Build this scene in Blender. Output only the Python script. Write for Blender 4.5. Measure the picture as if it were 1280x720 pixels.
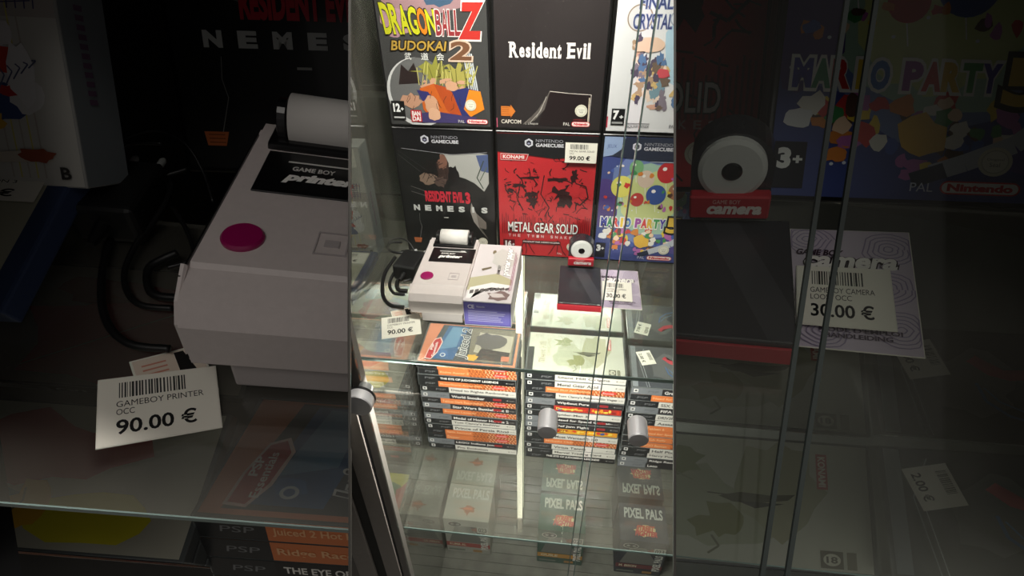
import bpy, bmesh, math, random
from mathutils import Vector, Matrix, Euler

for o in list(bpy.data.objects):
    bpy.data.objects.remove(o)
scene = bpy.context.scene
COL = scene.collection

# ------------------------------------------------------------------ camera
CAM = Vector((0.238, -0.669, 0.454)); PITCH, YAW, ROLL, FPX = 0.651, 0.121, -0.013, 689.0
def cam_axes():
    cy, sy = math.cos(YAW), math.sin(YAW)
    F = Vector((-sy*math.cos(PITCH), cy*math.cos(PITCH), -math.sin(PITCH)))
    R = Vector((cy, sy, 0.0)); U = R.cross(F)
    c, s = math.cos(ROLL), math.sin(ROLL)
    return R*c + U*s, U*c - R*s, F
AR, AU, AF = cam_axes()
cd = bpy.data.cameras.new('camera'); cam = bpy.data.objects.new('camera', cd); COL.objects.link(cam)
m3 = Matrix((AR, AU, -AF)).transposed()
cam.matrix_world = Matrix.Translation(CAM) @ m3.to_4x4()
cd.sensor_width = 36.0; cd.lens = 36.0*FPX/1280.0; cd.clip_start = 0.01; cd.clip_end = 60
scene.camera = cam

def at(px, py, axis, val):
    """point of the place seen at a photo pixel, on the plane axis=val"""
    d = AF + AR*((px-640)/FPX) - AU*((py-360)/FPX)
    return CAM + d*((val-CAM[axis])/d[axis])
def at_depth(px, py, z):
    return CAM + (AF + AR*((px-640)/FPX) - AU*((py-360)/FPX))*z

# ------------------------------------------------------------------ world, added lights, exposure
w = bpy.data.worlds.new('world'); scene.world = w; w.use_nodes = True
bg = w.node_tree.nodes['Background']; bg.inputs[0].default_value = (1.0, 0.95, 0.9, 1); bg.inputs[1].default_value = 0.11
scene.view_settings.view_transform = 'Standard'; scene.view_settings.look = 'None'
scene.view_settings.gamma = 1.0; scene.view_settings.exposure = 0.0; scene.view_settings.use_curve_mapping = False

def area(name, loc, aim, sx, sy, power, color=(1, .95, .88), spread=180):
    l = bpy.data.lights.new(name, 'AREA'); l.shape = 'RECTANGLE'; l.size = sx; l.size_y = sy
    l.energy = power; l.color = color; l.spread = math.radians(spread)
    o = bpy.data.objects.new(name, l); COL.objects.link(o); o.location = loc
    o.rotation_euler = (Vector(aim)-Vector(loc)).to_track_quat('-Z', 'Y').to_euler()
    return o
area('cabinet_fill', (0.22, -0.30, 0.78), (0.20, 0.0, 0.05), 0.50, 0.16, 16)  # unseen main light added above the cabinet front to light the cases
area('under_shelf_fill', (0.22, -0.235, -0.012), (0.20, 0.0, -0.5), 0.36, 0.03, 5.0)  # unseen light added to brighten the stacks under the shelf
area('neighbour_fill', (-0.30, -0.20, 0.62), (-0.12, 0.0, 0.0), 0.3, 0.2, 5)  # added light that brightens the sports box beyond the side glass
area('camera_side_fill', CAM - AF*1.5 + AU*0.48, CAM + AF*0.5, 0.9, 0.5, 4.4)  # weak fill added behind the camera to lift the dim bays

# ------------------------------------------------------------------ helpers
def lin(c):
    return tuple((x/255/12.92 if x/255 <= .04045 else ((x/255+.055)/1.055)**2.4) for x in c)
MATS = {}
def mat(name, color=(128, 128, 128), rough=.5, metal=0.0, emit=0.0, coat=0.0, noise=0.0, nscale=60, attr=False, spec=.5):
    if name in MATS: return MATS[name]
    m = bpy.data.materials.new(name); m.use_nodes = True; nt = m.node_tree; b = nt.nodes['Principled BSDF']
    c = lin(color)+(1,)
    b.inputs['Base Color'].default_value = c; b.inputs['Roughness'].default_value = rough
    b.inputs['Metallic'].default_value = metal; b.inputs['Coat Weight'].default_value = coat
    b.inputs['Specular IOR Level'].default_value = spec
    b.inputs['Coat Roughness'].default_value = .08
    if emit:
        b.inputs['Emission Color'].default_value = c; b.inputs['Emission Strength'].default_value = emit
    tc = nt.nodes.new('ShaderNodeTexCoord'); nz = nt.nodes.new('ShaderNodeTexNoise'); nz.inputs['Scale'].default_value = nscale
    nt.links.new(tc.outputs['Object'], nz.inputs['Vector'])
    if attr:
        a = nt.nodes.new('ShaderNodeAttribute'); a.attribute_name = 'ink'
        nt.links.new(a.outputs['Color'], b.inputs['Base Color'])
    elif noise:
        mx = nt.nodes.new('ShaderNodeMix'); mx.data_type = 'RGBA'; mx.blend_type = 'MULTIPLY'
        mx.inputs[6].default_value = c; mx.inputs[0].default_value = noise
        rp = nt.nodes.new('ShaderNodeMapRange'); rp.inputs[1].default_value = .3; rp.inputs[2].default_value = .7
        rp.inputs[3].default_value = .4; rp.inputs[4].default_value = 1.3
        nt.links.new(nz.outputs['Fac'], rp.inputs[0]); nt.links.new(rp.outputs[0], mx.inputs[7])
        nt.links.new(mx.outputs[2], b.inputs['Base Color'])
    mr = nt.nodes.new('ShaderNodeMapRange'); mr.inputs[3].default_value = max(rough-.04, .0); mr.inputs[4].default_value = min(rough+.04, 1)
    nt.links.new(nz.outputs['Fac'], mr.inputs[0]); nt.links.new(mr.outputs[0], b.inputs['Roughness'])
    MATS[name] = m
    return m
def glass(name, tint=(249, 251, 249), refl=.08, haze=.05, hazecol=(205, 200, 188), rough=.0):
    if name in MATS: return MATS[name]
    m = bpy.data.materials.new(name); m.use_nodes = True; nt = m.node_tree; N = nt.nodes; L = nt.links
    N.remove(N['Principled BSDF']); out = N['Material Output']
    tr = N.new('ShaderNodeBsdfTransparent'); tr.inputs[0].default_value = lin(tint)+(1,)
    gl = N.new('ShaderNodeBsdfGlossy'); gl.inputs['Roughness'].default_value = rough
    df = N.new('ShaderNodeBsdfDiffuse'); df.inputs[0].default_value = lin(hazecol)+(1,)  # milky share: dust plus washed-out overhead reflections put into the colour
    lw = N.new('ShaderNodeLayerWeight'); lw.inputs[0].default_value = .5
    pw = N.new('ShaderNodeMath'); pw.operation = 'POWER'; pw.inputs[1].default_value = 5; L.new(lw.outputs['Facing'], pw.inputs[0])
    ad = N.new('ShaderNodeMath'); ad.operation = 'ADD'; ad.inputs[1].default_value = refl; ad.use_clamp = True
    L.new(pw.outputs[0], ad.inputs[0])
    m1 = N.new('ShaderNodeMixShader'); L.new(ad.outputs[0], m1.inputs[0]); L.new(tr.outputs[0], m1.inputs[1]); L.new(gl.outputs[0], m1.inputs[2])
    nz = N.new('ShaderNodeTexNoise'); nz.inputs['Scale'].default_value = 14; tc = N.new('ShaderNodeTexCoord'); L.new(tc.outputs['Object'], nz.inputs['Vector'])
    mr = N.new('ShaderNodeMapRange'); mr.inputs[1].default_value = .3; mr.inputs[2].default_value = .75
    mr.inputs[3].default_value = haze*.5; mr.inputs[4].default_value = haze*1.5; L.new(nz.outputs['Fac'], mr.inputs[0])
    m2 = N.new('ShaderNodeMixShader'); L.new(mr.outputs[0], m2.inputs[0]); L.new(m1.outputs[0], m2.inputs[1]); L.new(df.outputs[0], m2.inputs[2])
    L.new(m2.outputs[0], out.inputs[0]); MATS[name] = m
    return m
INK = mat('glossy_print', rough=.38, coat=.25, attr=True)
PAPER = mat('matte_print', rough=.75, attr=True, spec=.2)
BLACKP = mat('black_case_plastic', (14, 14, 16), .3, coat=.2)
GREYP = mat('smoky_case_plastic', (88, 92, 92), .25, coat=.3)
PRN = mat('light_grey_plastic', (196, 186, 184), .5, noise=.06, nscale=300)
PRN2 = mat('mid_grey_plastic', (168, 160, 160), .5)
CABLE = mat('black_rubber', (16, 16, 17), .42)
METAL = mat('brushed_aluminium', (212, 212, 214), .34, metal=.45)
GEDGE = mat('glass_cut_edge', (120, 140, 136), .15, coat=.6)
GEDGE2 = mat('shaded_glass_edge', (58, 64, 62), .3)  # cut-edge colour darkened to stand for the shade in the bay
GLASS = glass('clear_glass', refl=.035, haze=.05)
PANEL = glass('side_glass', refl=.15, haze=.05)
DOORG = glass('door_glass', refl=.02, haze=.01)

def new_obj(name, mesh, parent=None):
    o = bpy.data.objects.new(name, mesh); COL.objects.link(o)
    if parent: o.parent = parent
    return o
def tag(o, label=None, cat=None, group=None, kind=None):
    if label: o['label'] = label
    if cat: o['category'] = cat
    if group: o['group'] = group
    if kind: o['kind'] = kind
    return o
def thing(name, label, cat, loc=(0, 0, 0), rot=(0, 0, 0), scale=(1, 1, 1), group=None):
    o = bpy.data.objects.new(name, None); COL.objects.link(o); o.empty_display_size = .02
    o.location = loc; o.rotation_euler = rot; o.scale = scale
    return tag(o, label, cat, group)
def bm_box(bm, x0, x1, y0, y1, z0, z1, bevel=0, seg=2, mi=0):
    v = [bm.verts.new(p) for p in ((x0,y0,z0),(x1,y0,z0),(x1,y1,z0),(x0,y1,z0),(x0,y0,z1),(x1,y0,z1),(x1,y1,z1),(x0,y1,z1))]
    fs = [bm.faces.new([v[i] for i in f]) for f in ((0,3,2,1),(4,5,6,7),(0,1,5,4),(1,2,6,5),(2,3,7,6),(3,0,4,7))]
    for f in fs: f.material_index = mi
    if bevel:
        es = list({e for f in fs for e in f.edges})
        r = bmesh.ops.bevel(bm, geom=es, offset=bevel, segments=seg, affect='EDGES', profile=.6)
        for f in r['faces']: f.material_index = mi
    return fs
def bm_prism(bm, prof, a0, a1, axis='x'):
    """extrude a profile; axis x: profile is (y,z); axis z: profile is (x,y); axis y: (x,z)"""
    def P(p, a): return {'x': (a, p[0], p[1]), 'y': (p[0], a, p[1]), 'z': (p[0], p[1], a)}[axis]
    A = [bm.verts.new(P(p, a0)) for p in prof]; B = [bm.verts.new(P(p, a1)) for p in prof]
    n = len(prof); bm.faces.new(A); bm.faces.new(B[::-1])
    for i in range(n): bm.faces.new((A[i], B[i], B[(i+1) % n], A[(i+1) % n]))
def bm_lathe(bm, prof, axis, n=28, M=None):
    """prof: list of (radius, height); axis 'x','y','z'"""
    rings = []
    for r, h in prof:
        ring = []
        for k in range(n):
            t = 2*math.pi*k/n; a, b = r*math.cos(t), r*math.sin(t)
            p = Vector({'z': (a, b, h), 'y': (a, h, b), 'x': (h, a, b)}[axis])
            ring.append(bm.verts.new(M @ p if M else p))
        rings.append(ring)
    for A, B in zip(rings, rings[1:]):
        for k in range(n): bm.faces.new((A[k], A[(k+1) % n], B[(k+1) % n], B[k]))
    bm.faces.new(rings[0][::-1]); bm.faces.new(rings[-1])
def bm_tube(bm, pts, r, n=8, sub=6):
    P = [Vector(p) for p in pts]; S = []
    for i in range(len(P)-1):                                    # Catmull-Rom
        p0, p1, p2, p3 = P[max(i-1, 0)], P[i], P[i+1], P[min(i+2, len(P)-1)]
        for k in range(sub):
            t = k/sub
            S.append(.5*((2*p1)+(p2-p0)*t+(2*p0-5*p1+4*p2-p3)*t*t+(3*p1-p0-3*p2+p3)*t**3))
    S.append(P[-1]); rings = []; ref = Vector((0, 0, 1))
    for i, p in enumerate(S):
        d = (S[min(i+1, len(S)-1)]-S[max(i-1, 0)]).normalized()
        a = d.cross(ref)
        a = a.normalized() if a.length > 1e-4 else d.orthogonal().normalized()
        b = d.cross(a).normalized()
        rings.append([bm.verts.new(p+a*(r*math.cos(2*math.pi*k/n))+b*(r*math.sin(2*math.pi*k/n))) for k in range(n)])
    for A, B in zip(rings, rings[1:]):
        for k in range(n): bm.faces.new((A[k], A[(k+1) % n], B[(k+1) % n], B[k]))
    bm.faces.new(rings[0][::-1]); bm.faces.new(rings[-1])
def finish(bm, name, mats, parent=None, smooth=False):
    bmesh.ops.recalc_face_normals(bm, faces=bm.faces)
    me = bpy.data.meshes.new(name); bm.to_mesh(me); bm.free()
    for m in (mats if isinstance(mats, (list, tuple)) else [mats]): me.materials.append(m)
    if smooth:
        for p in me.polygons: p.use_smooth = True
    return new_obj(name, me, parent)
def box(name, m, parent, x0, x1, y0, y1, z0, z1, bevel=0):
    bm = bmesh.new(); bm_box(bm, x0, x1, y0, y1, z0, z1, bevel); return finish(bm, name, m, parent)

# --- printed artwork: coloured flat shapes and lettering, millimetres, on one face of a thing
TXT = {}
def text_tris(s, bold=0.0):
    k = (s, bold)
    if k in TXT: return TXT[k]
    cu = bpy.data.curves.new('t', 'FONT'); cu.body = s; cu.offset = bold; cu.resolution_u = 3
    ob = bpy.data.objects.new('t', cu); COL.objects.link(ob)
    me = ob.to_mesh(); vs = [tuple(v.co) for v in me.vertices]; fs = [tuple(p.vertices) for p in me.polygons]
    ob.to_mesh_clear(); bpy.data.objects.remove(ob); bpy.data.curves.remove(cu)
    xs = [v[0] for v in vs] or [0, 1]; ys = [v[1] for v in vs] or [0, 1]
    TXT[k] = (vs, fs, min(xs), max(xs), min(ys), max(ys))
    return TXT[k]
class Art:
    def __init__(s, step=.00005): s.v = []; s.f = []; s.c = []; s.k = 0; s.step = step; s.lim = None
    def _add(s, pts, col, faces=None):
        b = len(s.v)
        if s.lim: pts = [(min(max(x, 0), s.lim[0]), min(max(y, 0), s.lim[1])) for x, y in pts]
        s.v += [(x*.001, y*.001, s.k) for x, y in pts]
        for f in (faces or [tuple(range(len(pts)))]): s.f.append(tuple(i+b for i in f)); s.c.append(lin(col))
    def up(s, n=1): s.k += n; return s
    def rect(s, x0, y0, x1, y1, col):
        if s.lim is None: s.lim = (x1, y1)
        s._add([(x0,y0),(x1,y0),(x1,y1),(x0,y1)], col); return s.up()
    def poly(s, pts, col):
        n = len(pts); cx = sum(p[0] for p in pts)/n; cy = sum(p[1] for p in pts)/n
        s._add(list(pts)+[(cx, cy)], col, [(i, (i+1) % n, n) for i in range(n)]); return s.up()
    def ell(s, cx, cy, rx, ry, col, n=24):
        return s.poly([(cx+rx*math.cos(2*math.pi*i/n), cy+ry*math.sin(2*math.pi*i/n)) for i in range(n)], col)
    def blob(s, cx, cy, rx, ry, col, seed=0, jag=.25, n=16):
        r = random.Random(seed); q = []
        for i in range(n):
            k = 1+r.uniform(-jag, jag); q.append((cx+rx*k*math.cos(2*math.pi*i/n), cy+ry*k*math.sin(2*math.pi*i/n)))
        return s.poly(q, col)
    def line(s, pts, wd, col):
        fs = []; vs = []
        for (x0, y0), (x1, y1) in zip(pts, pts[1:]):
            L = math.hypot(x1-x0, y1-y0) or 1; nx, ny = -(y1-y0)/L*wd/2, (x1-x0)/L*wd/2; b = len(vs)
            vs += [(x0+nx,y0+ny),(x0-nx,y0-ny),(x1-nx,y1-ny),(x1+nx,y1+ny)]; fs.append((b,b+1,b+2,b+3))
        s._add(vs, col, fs); return s.up()
    def text(s, t, x0, y0, x1, y1, col, bold=0.0, slant=0, rot=0, arc=0):
        """lettering fitted into the rectangle; rot 90 reads upwards"""
        if not t.strip(): return s
        vs, fs, a, b, c, d = text_tris(t, bold); W, H = x1-x0, y1-y0; out = []
        for x, y, _ in vs:
            u, v = (x-a)/(b-a+1e-9), (y-c)/(d-c+1e-9); u2 = u+slant*(v-.5)*((H/W) if rot in (0, 180) else (W/H))
            v2 = v+arc*((u-.5)**2*4)
            if rot == 90: out.append((x1-v2*W, y0+u2*H))
            elif rot == -90: out.append((x0+v2*W, y1-u2*H))
            elif rot == 180: out.append((x1-u2*W, y1-v2*H))
            else: out.append((x0+u2*W, y0+v2*H))
        s._add(out, col, fs); return s.up()
    def build(s, name, parent, org, U, V, m=None):
        U, V = Vector(U), Vector(V); N = U.cross(V); O_ = Vector(org)
        me = bpy.data.meshes.new(name); st = min(s.step, .0009/max(s.k, 1))
        me.from_pydata([O_+U*x+V*y+N*(z*st+.00012) for x, y, z in s.v], [], s.f)
        at_ = me.color_attributes.new('ink', 'FLOAT_COLOR', 'CORNER'); i = 0
        for p, c in zip(me.polygons, s.c):
            for _ in p.loop_indices: at_.data[i].color = (c[0], c[1], c[2], 1); i += 1
        me.materials.append(m or INK)
        return new_obj(name, me, parent)
    def barcode(s, x0, y0, x1, y1, seed=0, col=(60, 60, 58)):
        r = random.Random(seed); x = x0
        while x < x1:
            wd = r.uniform(.25, .9); s._add([(x,y0),(min(x+wd,x1),y0),(min(x+wd,x1),y1),(x,y1)], col); x += wd+r.uniform(.3, .8)
        return s.up()
def price_art(art, x, y, w_, h_, lines, price, seed=1, paper=(238, 234, 222), rot=0):
    art.rect(x, y, x+w_, y+h_, paper)
    art.barcode(x+w_*.16, y+h_*.68, x+w_*.72, y+h_*.92, seed)
    n = len(lines)
    for i, t in enumerate(lines):
        yy = y+h_*(.54-.12*i); art.text(t, x+w_*.14, yy, x+w_*(.14+.049*len(t)), yy+h_*.09, (60, 58, 56))
    art.text(price, x+w_*.14, y+h_*.13, x+w_*.80, y+h_*.36, (30, 30, 30), bold=.02)

def clip(root, side):
    """trim what would pass through the bay's side board"""
    px = 438.5 if side in 'LX' else 842.0; sgn = 1 if side in 'LY' else -1
    D = AF + AR*((px-640)/FPX); n = D.cross(AU).normalized()
    if n.dot(AR) < 0: n = -n                                     # n points to the picture's right
    off = CAM - n*sgn*(.0012 if side not in 'XY' else .0002)
    bpy.context.view_layer.update()
    for o in [root]+list(root.children_recursive):
        if o.type != 'MESH': continue
        mi = o.matrix_world.inverted(); co = mi @ off; no = (o.matrix_world.to_3x3().transposed() @ n).normalized()*sgn
        d = [(v.co-co).dot(no) for v in o.data.vertices]
        if not d or max(d) <= 0: continue
        if min(d) >= 0: bpy.data.objects.remove(o); continue
        bm = bmesh.new(); bm.from_mesh(o.data)
        r = bmesh.ops.bisect_plane(bm, geom=bm.verts[:]+bm.edges[:]+bm.faces[:], plane_co=co, plane_no=no, clear_outer=True)
        bm.to_mesh(o.data); bm.free()

FIT = {
    'L_re3': ((0.0773, -0.3573, 0.2968), (-0.322, 0.0316, 0.0913), (1.315, 1.0, 1.077)),
    'L_hockey': ((-0.0672, -0.4533, 0.3334), (-0.3575, 0.0386, 0.0511), (1.034, 1.0, 0.841)),
    'L_blue': ((-0.0806, -0.5088, 0.2886), (0.4512, 0.0354, 0.0454), (1.101, 0.749, 1.0)),
    'L_printer': ((0.1163, -0.5151, 0.267), (0.1508, 0.1757, 0.1702), (1.048, 1.003, 1.279)),
    'L_tag': ((0.0794, -0.5454, 0.2715), (0.2612, 0.2668, 0.595), (0.908, 0.809, 1.0)),
    'L_tagback': ((0.0777, -0.527, 0.2731), (0.1923, 0.1972, 0.7833), (0.944, 0.932, 1.0)),
    'L_psp': ((0.0734, -0.4184, -0.0323), (0.2943, 0.0122, 0.0269), (1.722, 1.18, 1.0)),
    'L_psp3': ((0.0739, -0.4453, -0.1082), (0.123, 0.0393, 0.0482), (1.755, 1.239, 2.294)),
    'L_stack': ((0.0741, -0.4538, -0.1284), (-0.0919, 0.0786, 0.0749), (1.706, 1.38, 1.968)),
    'L_redm': ((-0.2365, -0.3236, 0.0143), (0.3962, 0.0449, 0.0555), (1.764, 1.227, 1.0)),
    'L_red': ((-0.1961, -0.4796, -0.0077), (0.398, 0.0443, 0.0536), (1.574, 1.056, 1.0)),
    'R_mgs': ((0.2664, -0.3105, 0.2702), (-0.4405, 0.0265, 0.1323), (1.56, 1.0, 1.276)),
    'R_mp5': ((0.4407, -0.3526, 0.2894), (-0.4728, 0.0326, 0.0802), (1.356, 1.0, 1.113)),
    'R_cam': ((0.3191, -0.4563, 0.2533), (0.2526, -0.1398, -0.1903), (1.185, 1.024, 1.358)),
    'R_manual': ((0.3847, -0.4505, 0.2588), (0.4169, -0.1319, -0.1975), (1.095, 0.873, 1.0)),
    'R_tag': ((0.3798, -0.4426, 0.2675), (0.3096, -0.1612, -0.2327), (1.086, 0.934, 1.0)),
    'R_sh': ((0.3929, -0.3886, -0.076), (0.6793, 0.0412, 0.0418), (1.729, 1.149, 1.0)),
    'R_shm': ((0.4059, -0.2683, -0.022), (0.6241, -0.0198, -0.0228), (1.73, 1.148, 1.0)),
    'R_shs': ((0.394, -0.4228, -0.1185), (0.0341, -0.2103, -0.1214), (1.632, 1.284, 2.26)),
    'R_st': ((0.6555, -0.4014, -0.0366), (0.6281, 0.0089, 0.0287), (1.519, 1.037, 1.0)),
    'R_stm': ((0.6807, -0.2865, 0.0053), (0.6091, -0.0115, -0.0043), (1.535, 1.056, 1.0)),
}
def place(root, key, side=None):
    l, r, s = FIT[key]; root.location = l; root.rotation_euler = r; root.scale = s
    clip(root, key[0]); return root

# ------------------------------------------------------------------ large structure
MIRROR = mat('wall_mirror', (205, 210, 205), .03, metal=1.0)
X_SIDE, Y_BACK, Z_LOW, Z_FLOOR = -0.0155, 0.090, -0.4525, -0.885
o = box('wall_back', MIRROR, None, -1.2, 1.3, Y_BACK, Y_BACK+.008, -.95, 1.0); tag(o, kind='structure')
bm = bmesh.new()
for k in range(30):
    bm_box(bm, -1.0, 1.2, -.62+k*.025, -.62+k*.025+.0245, Z_FLOOR-.02, Z_FLOOR, .0006, 1)
o = finish(bm, 'floor', mat('grey_floor', (104, 103, 97), .35, noise=.5, nscale=25)); tag(o, kind='structure')
o = box('trim_1', mat('frame_dark', (60, 58, 56), .45), None, -1.0, 1.2, -.30, -.27, -1.0, Z_FLOOR+.01, .002); tag(o, kind='structure')
o = box('floor_shop', mat('shop_floor', (150, 146, 138), .4, noise=.3, nscale=4), None, -2.2, 2.6, -3.2, 1.2, -1.32, -1.3); tag(o, kind='structure')

# door post at the left, standing in front of the side glass
FR = mat('frame_grey', (138, 132, 126), .42, noise=.1, nscale=90); FK = mat('frame_black', (9, 9, 11), .4); FS = mat('frame_satin', (112, 108, 104), .5)
post = thing('trim_2', None, None, (0, -.25, -.885)); post['kind'] = 'structure'
def post_strip(name, m, x0, x1, y0, y1): return box(name, m, post, x0, x1, y0, y1, 0, 1.6, .0008)
post_strip('front_profile', FR, -.026, -.001, -.010, .006)
post_strip('satin_profile', FS, .0008, .014, -.006, .006)
post_strip('seal_strip', FK, -.001, .0008, -.008, .004)
post_strip('gap_strip', FK, -.044, -.0262, -.006, .006)
post_strip('outer_profile', FR, -.075, -.0442, -.010, .006)
post_strip('rear_profile', FS, -.100, -.0752, -.006, .006)

# added boards keep the cabinet light out of two dim bays, left and right
BOARD = mat('dark_board', (52, 50, 46), .7, noise=.3, nscale=30)
def slab(name, quad, th, m, label=None):
    q = [Vector(p) for p in quad]; n = (q[1]-q[0]).cross(q[2]-q[0]).normalized()*th
    bm = bmesh.new(); A = [bm.verts.new(p) for p in q]; B = [bm.verts.new(p+n) for p in q]
    bm.faces.new(A); bm.faces.new(B[::-1])
    for i in range(4): bm.faces.new((A[i], B[i], B[(i+1) % 4], A[(i+1) % 4]))
    return finish(bm, name, m)
BOARD2 = mat('grey_board', (74, 78, 74), .6, noise=.3, nscale=20)
for side, px, s, far in (('left', 438.5, -1, -160), ('right', 842.0, 1, 1440)):
    a, b = .16, .70
    if side == 'right': b = .80
    def P(x, y, z): return at_depth(x, y, z)
    q = [P(px, -180, a), P(px, 780, a), P(px, 780, b), P(px, -180, b)]
    if side == 'left': q = q[::-1]
    n_ = (q[1]-q[0]).cross(q[2]-q[0]).normalized()
    if n_.dot(AR)*s < 0: q = q[::-1]
    tag(slab('wall_%s' % side, q, .0007, BOARD), kind='structure')
    q = [P(px, -180, b), P(far, -180, b), P(far, 780, b), P(px, 780, b)]
    n_ = (q[1]-q[0]).cross(q[2]-q[0]).normalized()
    if n_.dot(AF) < 0: q = q[::-1]
    tag(slab('wall_%s_rear' % side, q, .004, BOARD if side == 'left' else BOARD2), kind='structure')
    q = [P(px, -180, a), P(px, -180, b), P(far, -180, b), P(far, -180, a)]
    n_ = (q[1]-q[0]).cross(q[2]-q[0]).normalized()
    if n_.dot(AU) < 0: q = q[::-1]
    tag(slab('light_shield_%s' % side, q, .004, BOARD), kind='structure')  # unseen roof added to block the cabinet light
    q = [P(far, -180, a), P(far, -180, b), P(far, 780, b), P(far, 780, a)]
    n_ = (q[1]-q[0]).cross(q[2]-q[0]).normalized()
    if n_.dot(AR)*s < 0: q = q[::-1]
    tag(slab('wall_%s_outer' % side, q, .004, BOARD), kind='structure')  # unseen outer board added to close the bay against light

# ------------------------------------------------------------------ glass: shelves, side pane, doors
def glass_plate(name, label, cat, x0, x1, y0, y1, z0, z1, m=GLASS, edge='y0', group=None):
    t = thing(name, label, cat, ((x0+x1)/2, y0, z0), group=group)
    hw = (x1-x0)/2; d = y1-y0; h = z1-z0
    box('pane', m, t, -hw, hw, .0012, d, 0, h)
    box('front_edge', GEDGE, t, -hw, hw, 0, .0011, .0002, h-.0002)
    return t
SHELF_T = .005
sh1 = glass_plate('glass_shelf', 'clear upper glass shelf carrying the grey printer and the front-facing cases', 'shelf', X_SIDE+.001, 1.0, -.228, Y_BACK-.001, -SHELF_T, 0)
sh2 = glass_plate('glass_shelf', 'clear lower glass shelf under the stacks of handheld game cases', 'shelf', X_SIDE+.001, 1.0, -.186, Y_BACK-.001, Z_LOW-SHELF_T, Z_LOW)
t = thing('side_glass', 'upright side glass pane reflecting the cases at the left', 'glass panel', (X_SIDE-.0025, 0, Z_FLOOR))
box('pane', PANEL, t, -.002, .002, -.222, Y_BACK-.001, 0, 1.75)
box('front_edge', GEDGE, t, -.002, .002, -.2232, -.2222, 0, 1.75)
NS1 = glass_plate('glass_shelf', 'glass shelf of the neighbouring bay under the sports game box', 'shelf', -.9, X_SIDE-.006, -.215, Y_BACK-.001, -SHELF_T, 0)
NS2 = glass_plate('glass_shelf', 'low glass shelf of the neighbouring bay under the brightly coloured cases', 'shelf', -.9, X_SIDE-.006, -.180, Y_BACK-.001, Z_LOW-SHELF_T, Z_LOW)
for o_ in (sh1, sh2): clip(o_, 'X'); clip(o_, 'Y')
for o_ in (NS1, NS2): clip(o_, 'X')
clip(post, 'X')

KNOBM = METAL
def knob(parent, x, z, tilt=0):
    bm = bmesh.new()
    bm_lathe(bm, [(.0060, 0), (.0060, -.003), (.0100, -.0035), (.0106, -.005), (.0106, -.028), (.0099, -.0292), (.001, -.0295)], 'y', 36,
             Matrix.Translation((x, -.003, z)))
    return finish(bm, 'knob', KNOBM, parent, smooth=False)
def door(name, label, xb, xt, xb2, xt2, zb, zt, y, edge_side, knob_x):
    t = thing(name, label, 'glass door', ((xb+xb2)/2, y, zb)); t.location.z = 0; t.location.x = 0
    def pris(nm, a, b, c, d, y0, y1, m):
        bm = bmesh.new()
        v = [bm.verts.new(p) for p in ((a,y0,zb),(b,y0,zb),(b,y1,zb),(a,y1,zb),(c,y0,zt),(d,y0,zt),(d,y1,zt),(c,y1,zt))]
        for f in ((0,3,2,1),(4,5,6,7),(0,1,5,4),(1,2,6,5),(2,3,7,6),(3,0,4,7)): bm.faces.new([v[i] for i in f])
        return finish(bm, nm, m, t)
    e = .0011
    if edge_side == 'r':
        pris('pane', xb, xb2-e, xt, xt2-e, -.002, .002, DOORG); pris('cut_edge', xb2-e, xb2, xt2-e, xt2, -.002, .002, GEDGE)
    else:
        pris('pane', xb+e, xb2, xt+e, xt2, -.002, .002, DOORG); pris('cut_edge', xb, xb+e, xt, xt+e, -.002, .002, GEDGE)
    knob(t, knob_x, -.025)
    clip(t, 'X'); clip(t, 'Y')
    return t
door('glass_door', 'left glass door with its knob in front of the middle stack of game cases', .016, .016, .2635, .2790, -.87, .55, -.262, 'r', .228)
door('glass_door', 'right glass door with its knob beside the door gap', .2700, .2885, .62, .62, -.87, .55, -.262, 'l', .324)
t = thing('door_knob', 'round aluminium knob on the dark post at the far left', 'knob', (.0175, -.272, -.018))
bm = bmesh.new()
bm_lathe(bm, [(.008, .016), (.008, 0), (.0152, -.001), (.0158, -.0025), (.0158, -.0125), (.0150, -.0138), (.001, -.014)], 'y', 40)
ob = finish(bm, 'knob_cap', METAL, t)
bm = bmesh.new(); bm_lathe(bm, [(.0163, .0015), (.0163, -.0008)], 'y', 40); finish(bm, 'rubber_ring', CABLE, t)
clip(t, 'X')

# added glowing bar imitating glare on the door glass, seen between the stacks
t = thing('glare_bar', 'added bright bar imitating vertical glare at the back between the two stacks', 'glare', (.1600, .074, Z_FLOOR))
box('tube', mat('glare_glow', (255, 246, 222), .4, emit=.9), t, -.0060, .0060, -.002, .004, .05, .880)
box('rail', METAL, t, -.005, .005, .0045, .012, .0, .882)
bm = bmesh.new(); bm_box(bm, -.006, .006, -.004, .012, 0, .048, .001); finish(bm, 'end_cap', FR, t)

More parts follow.
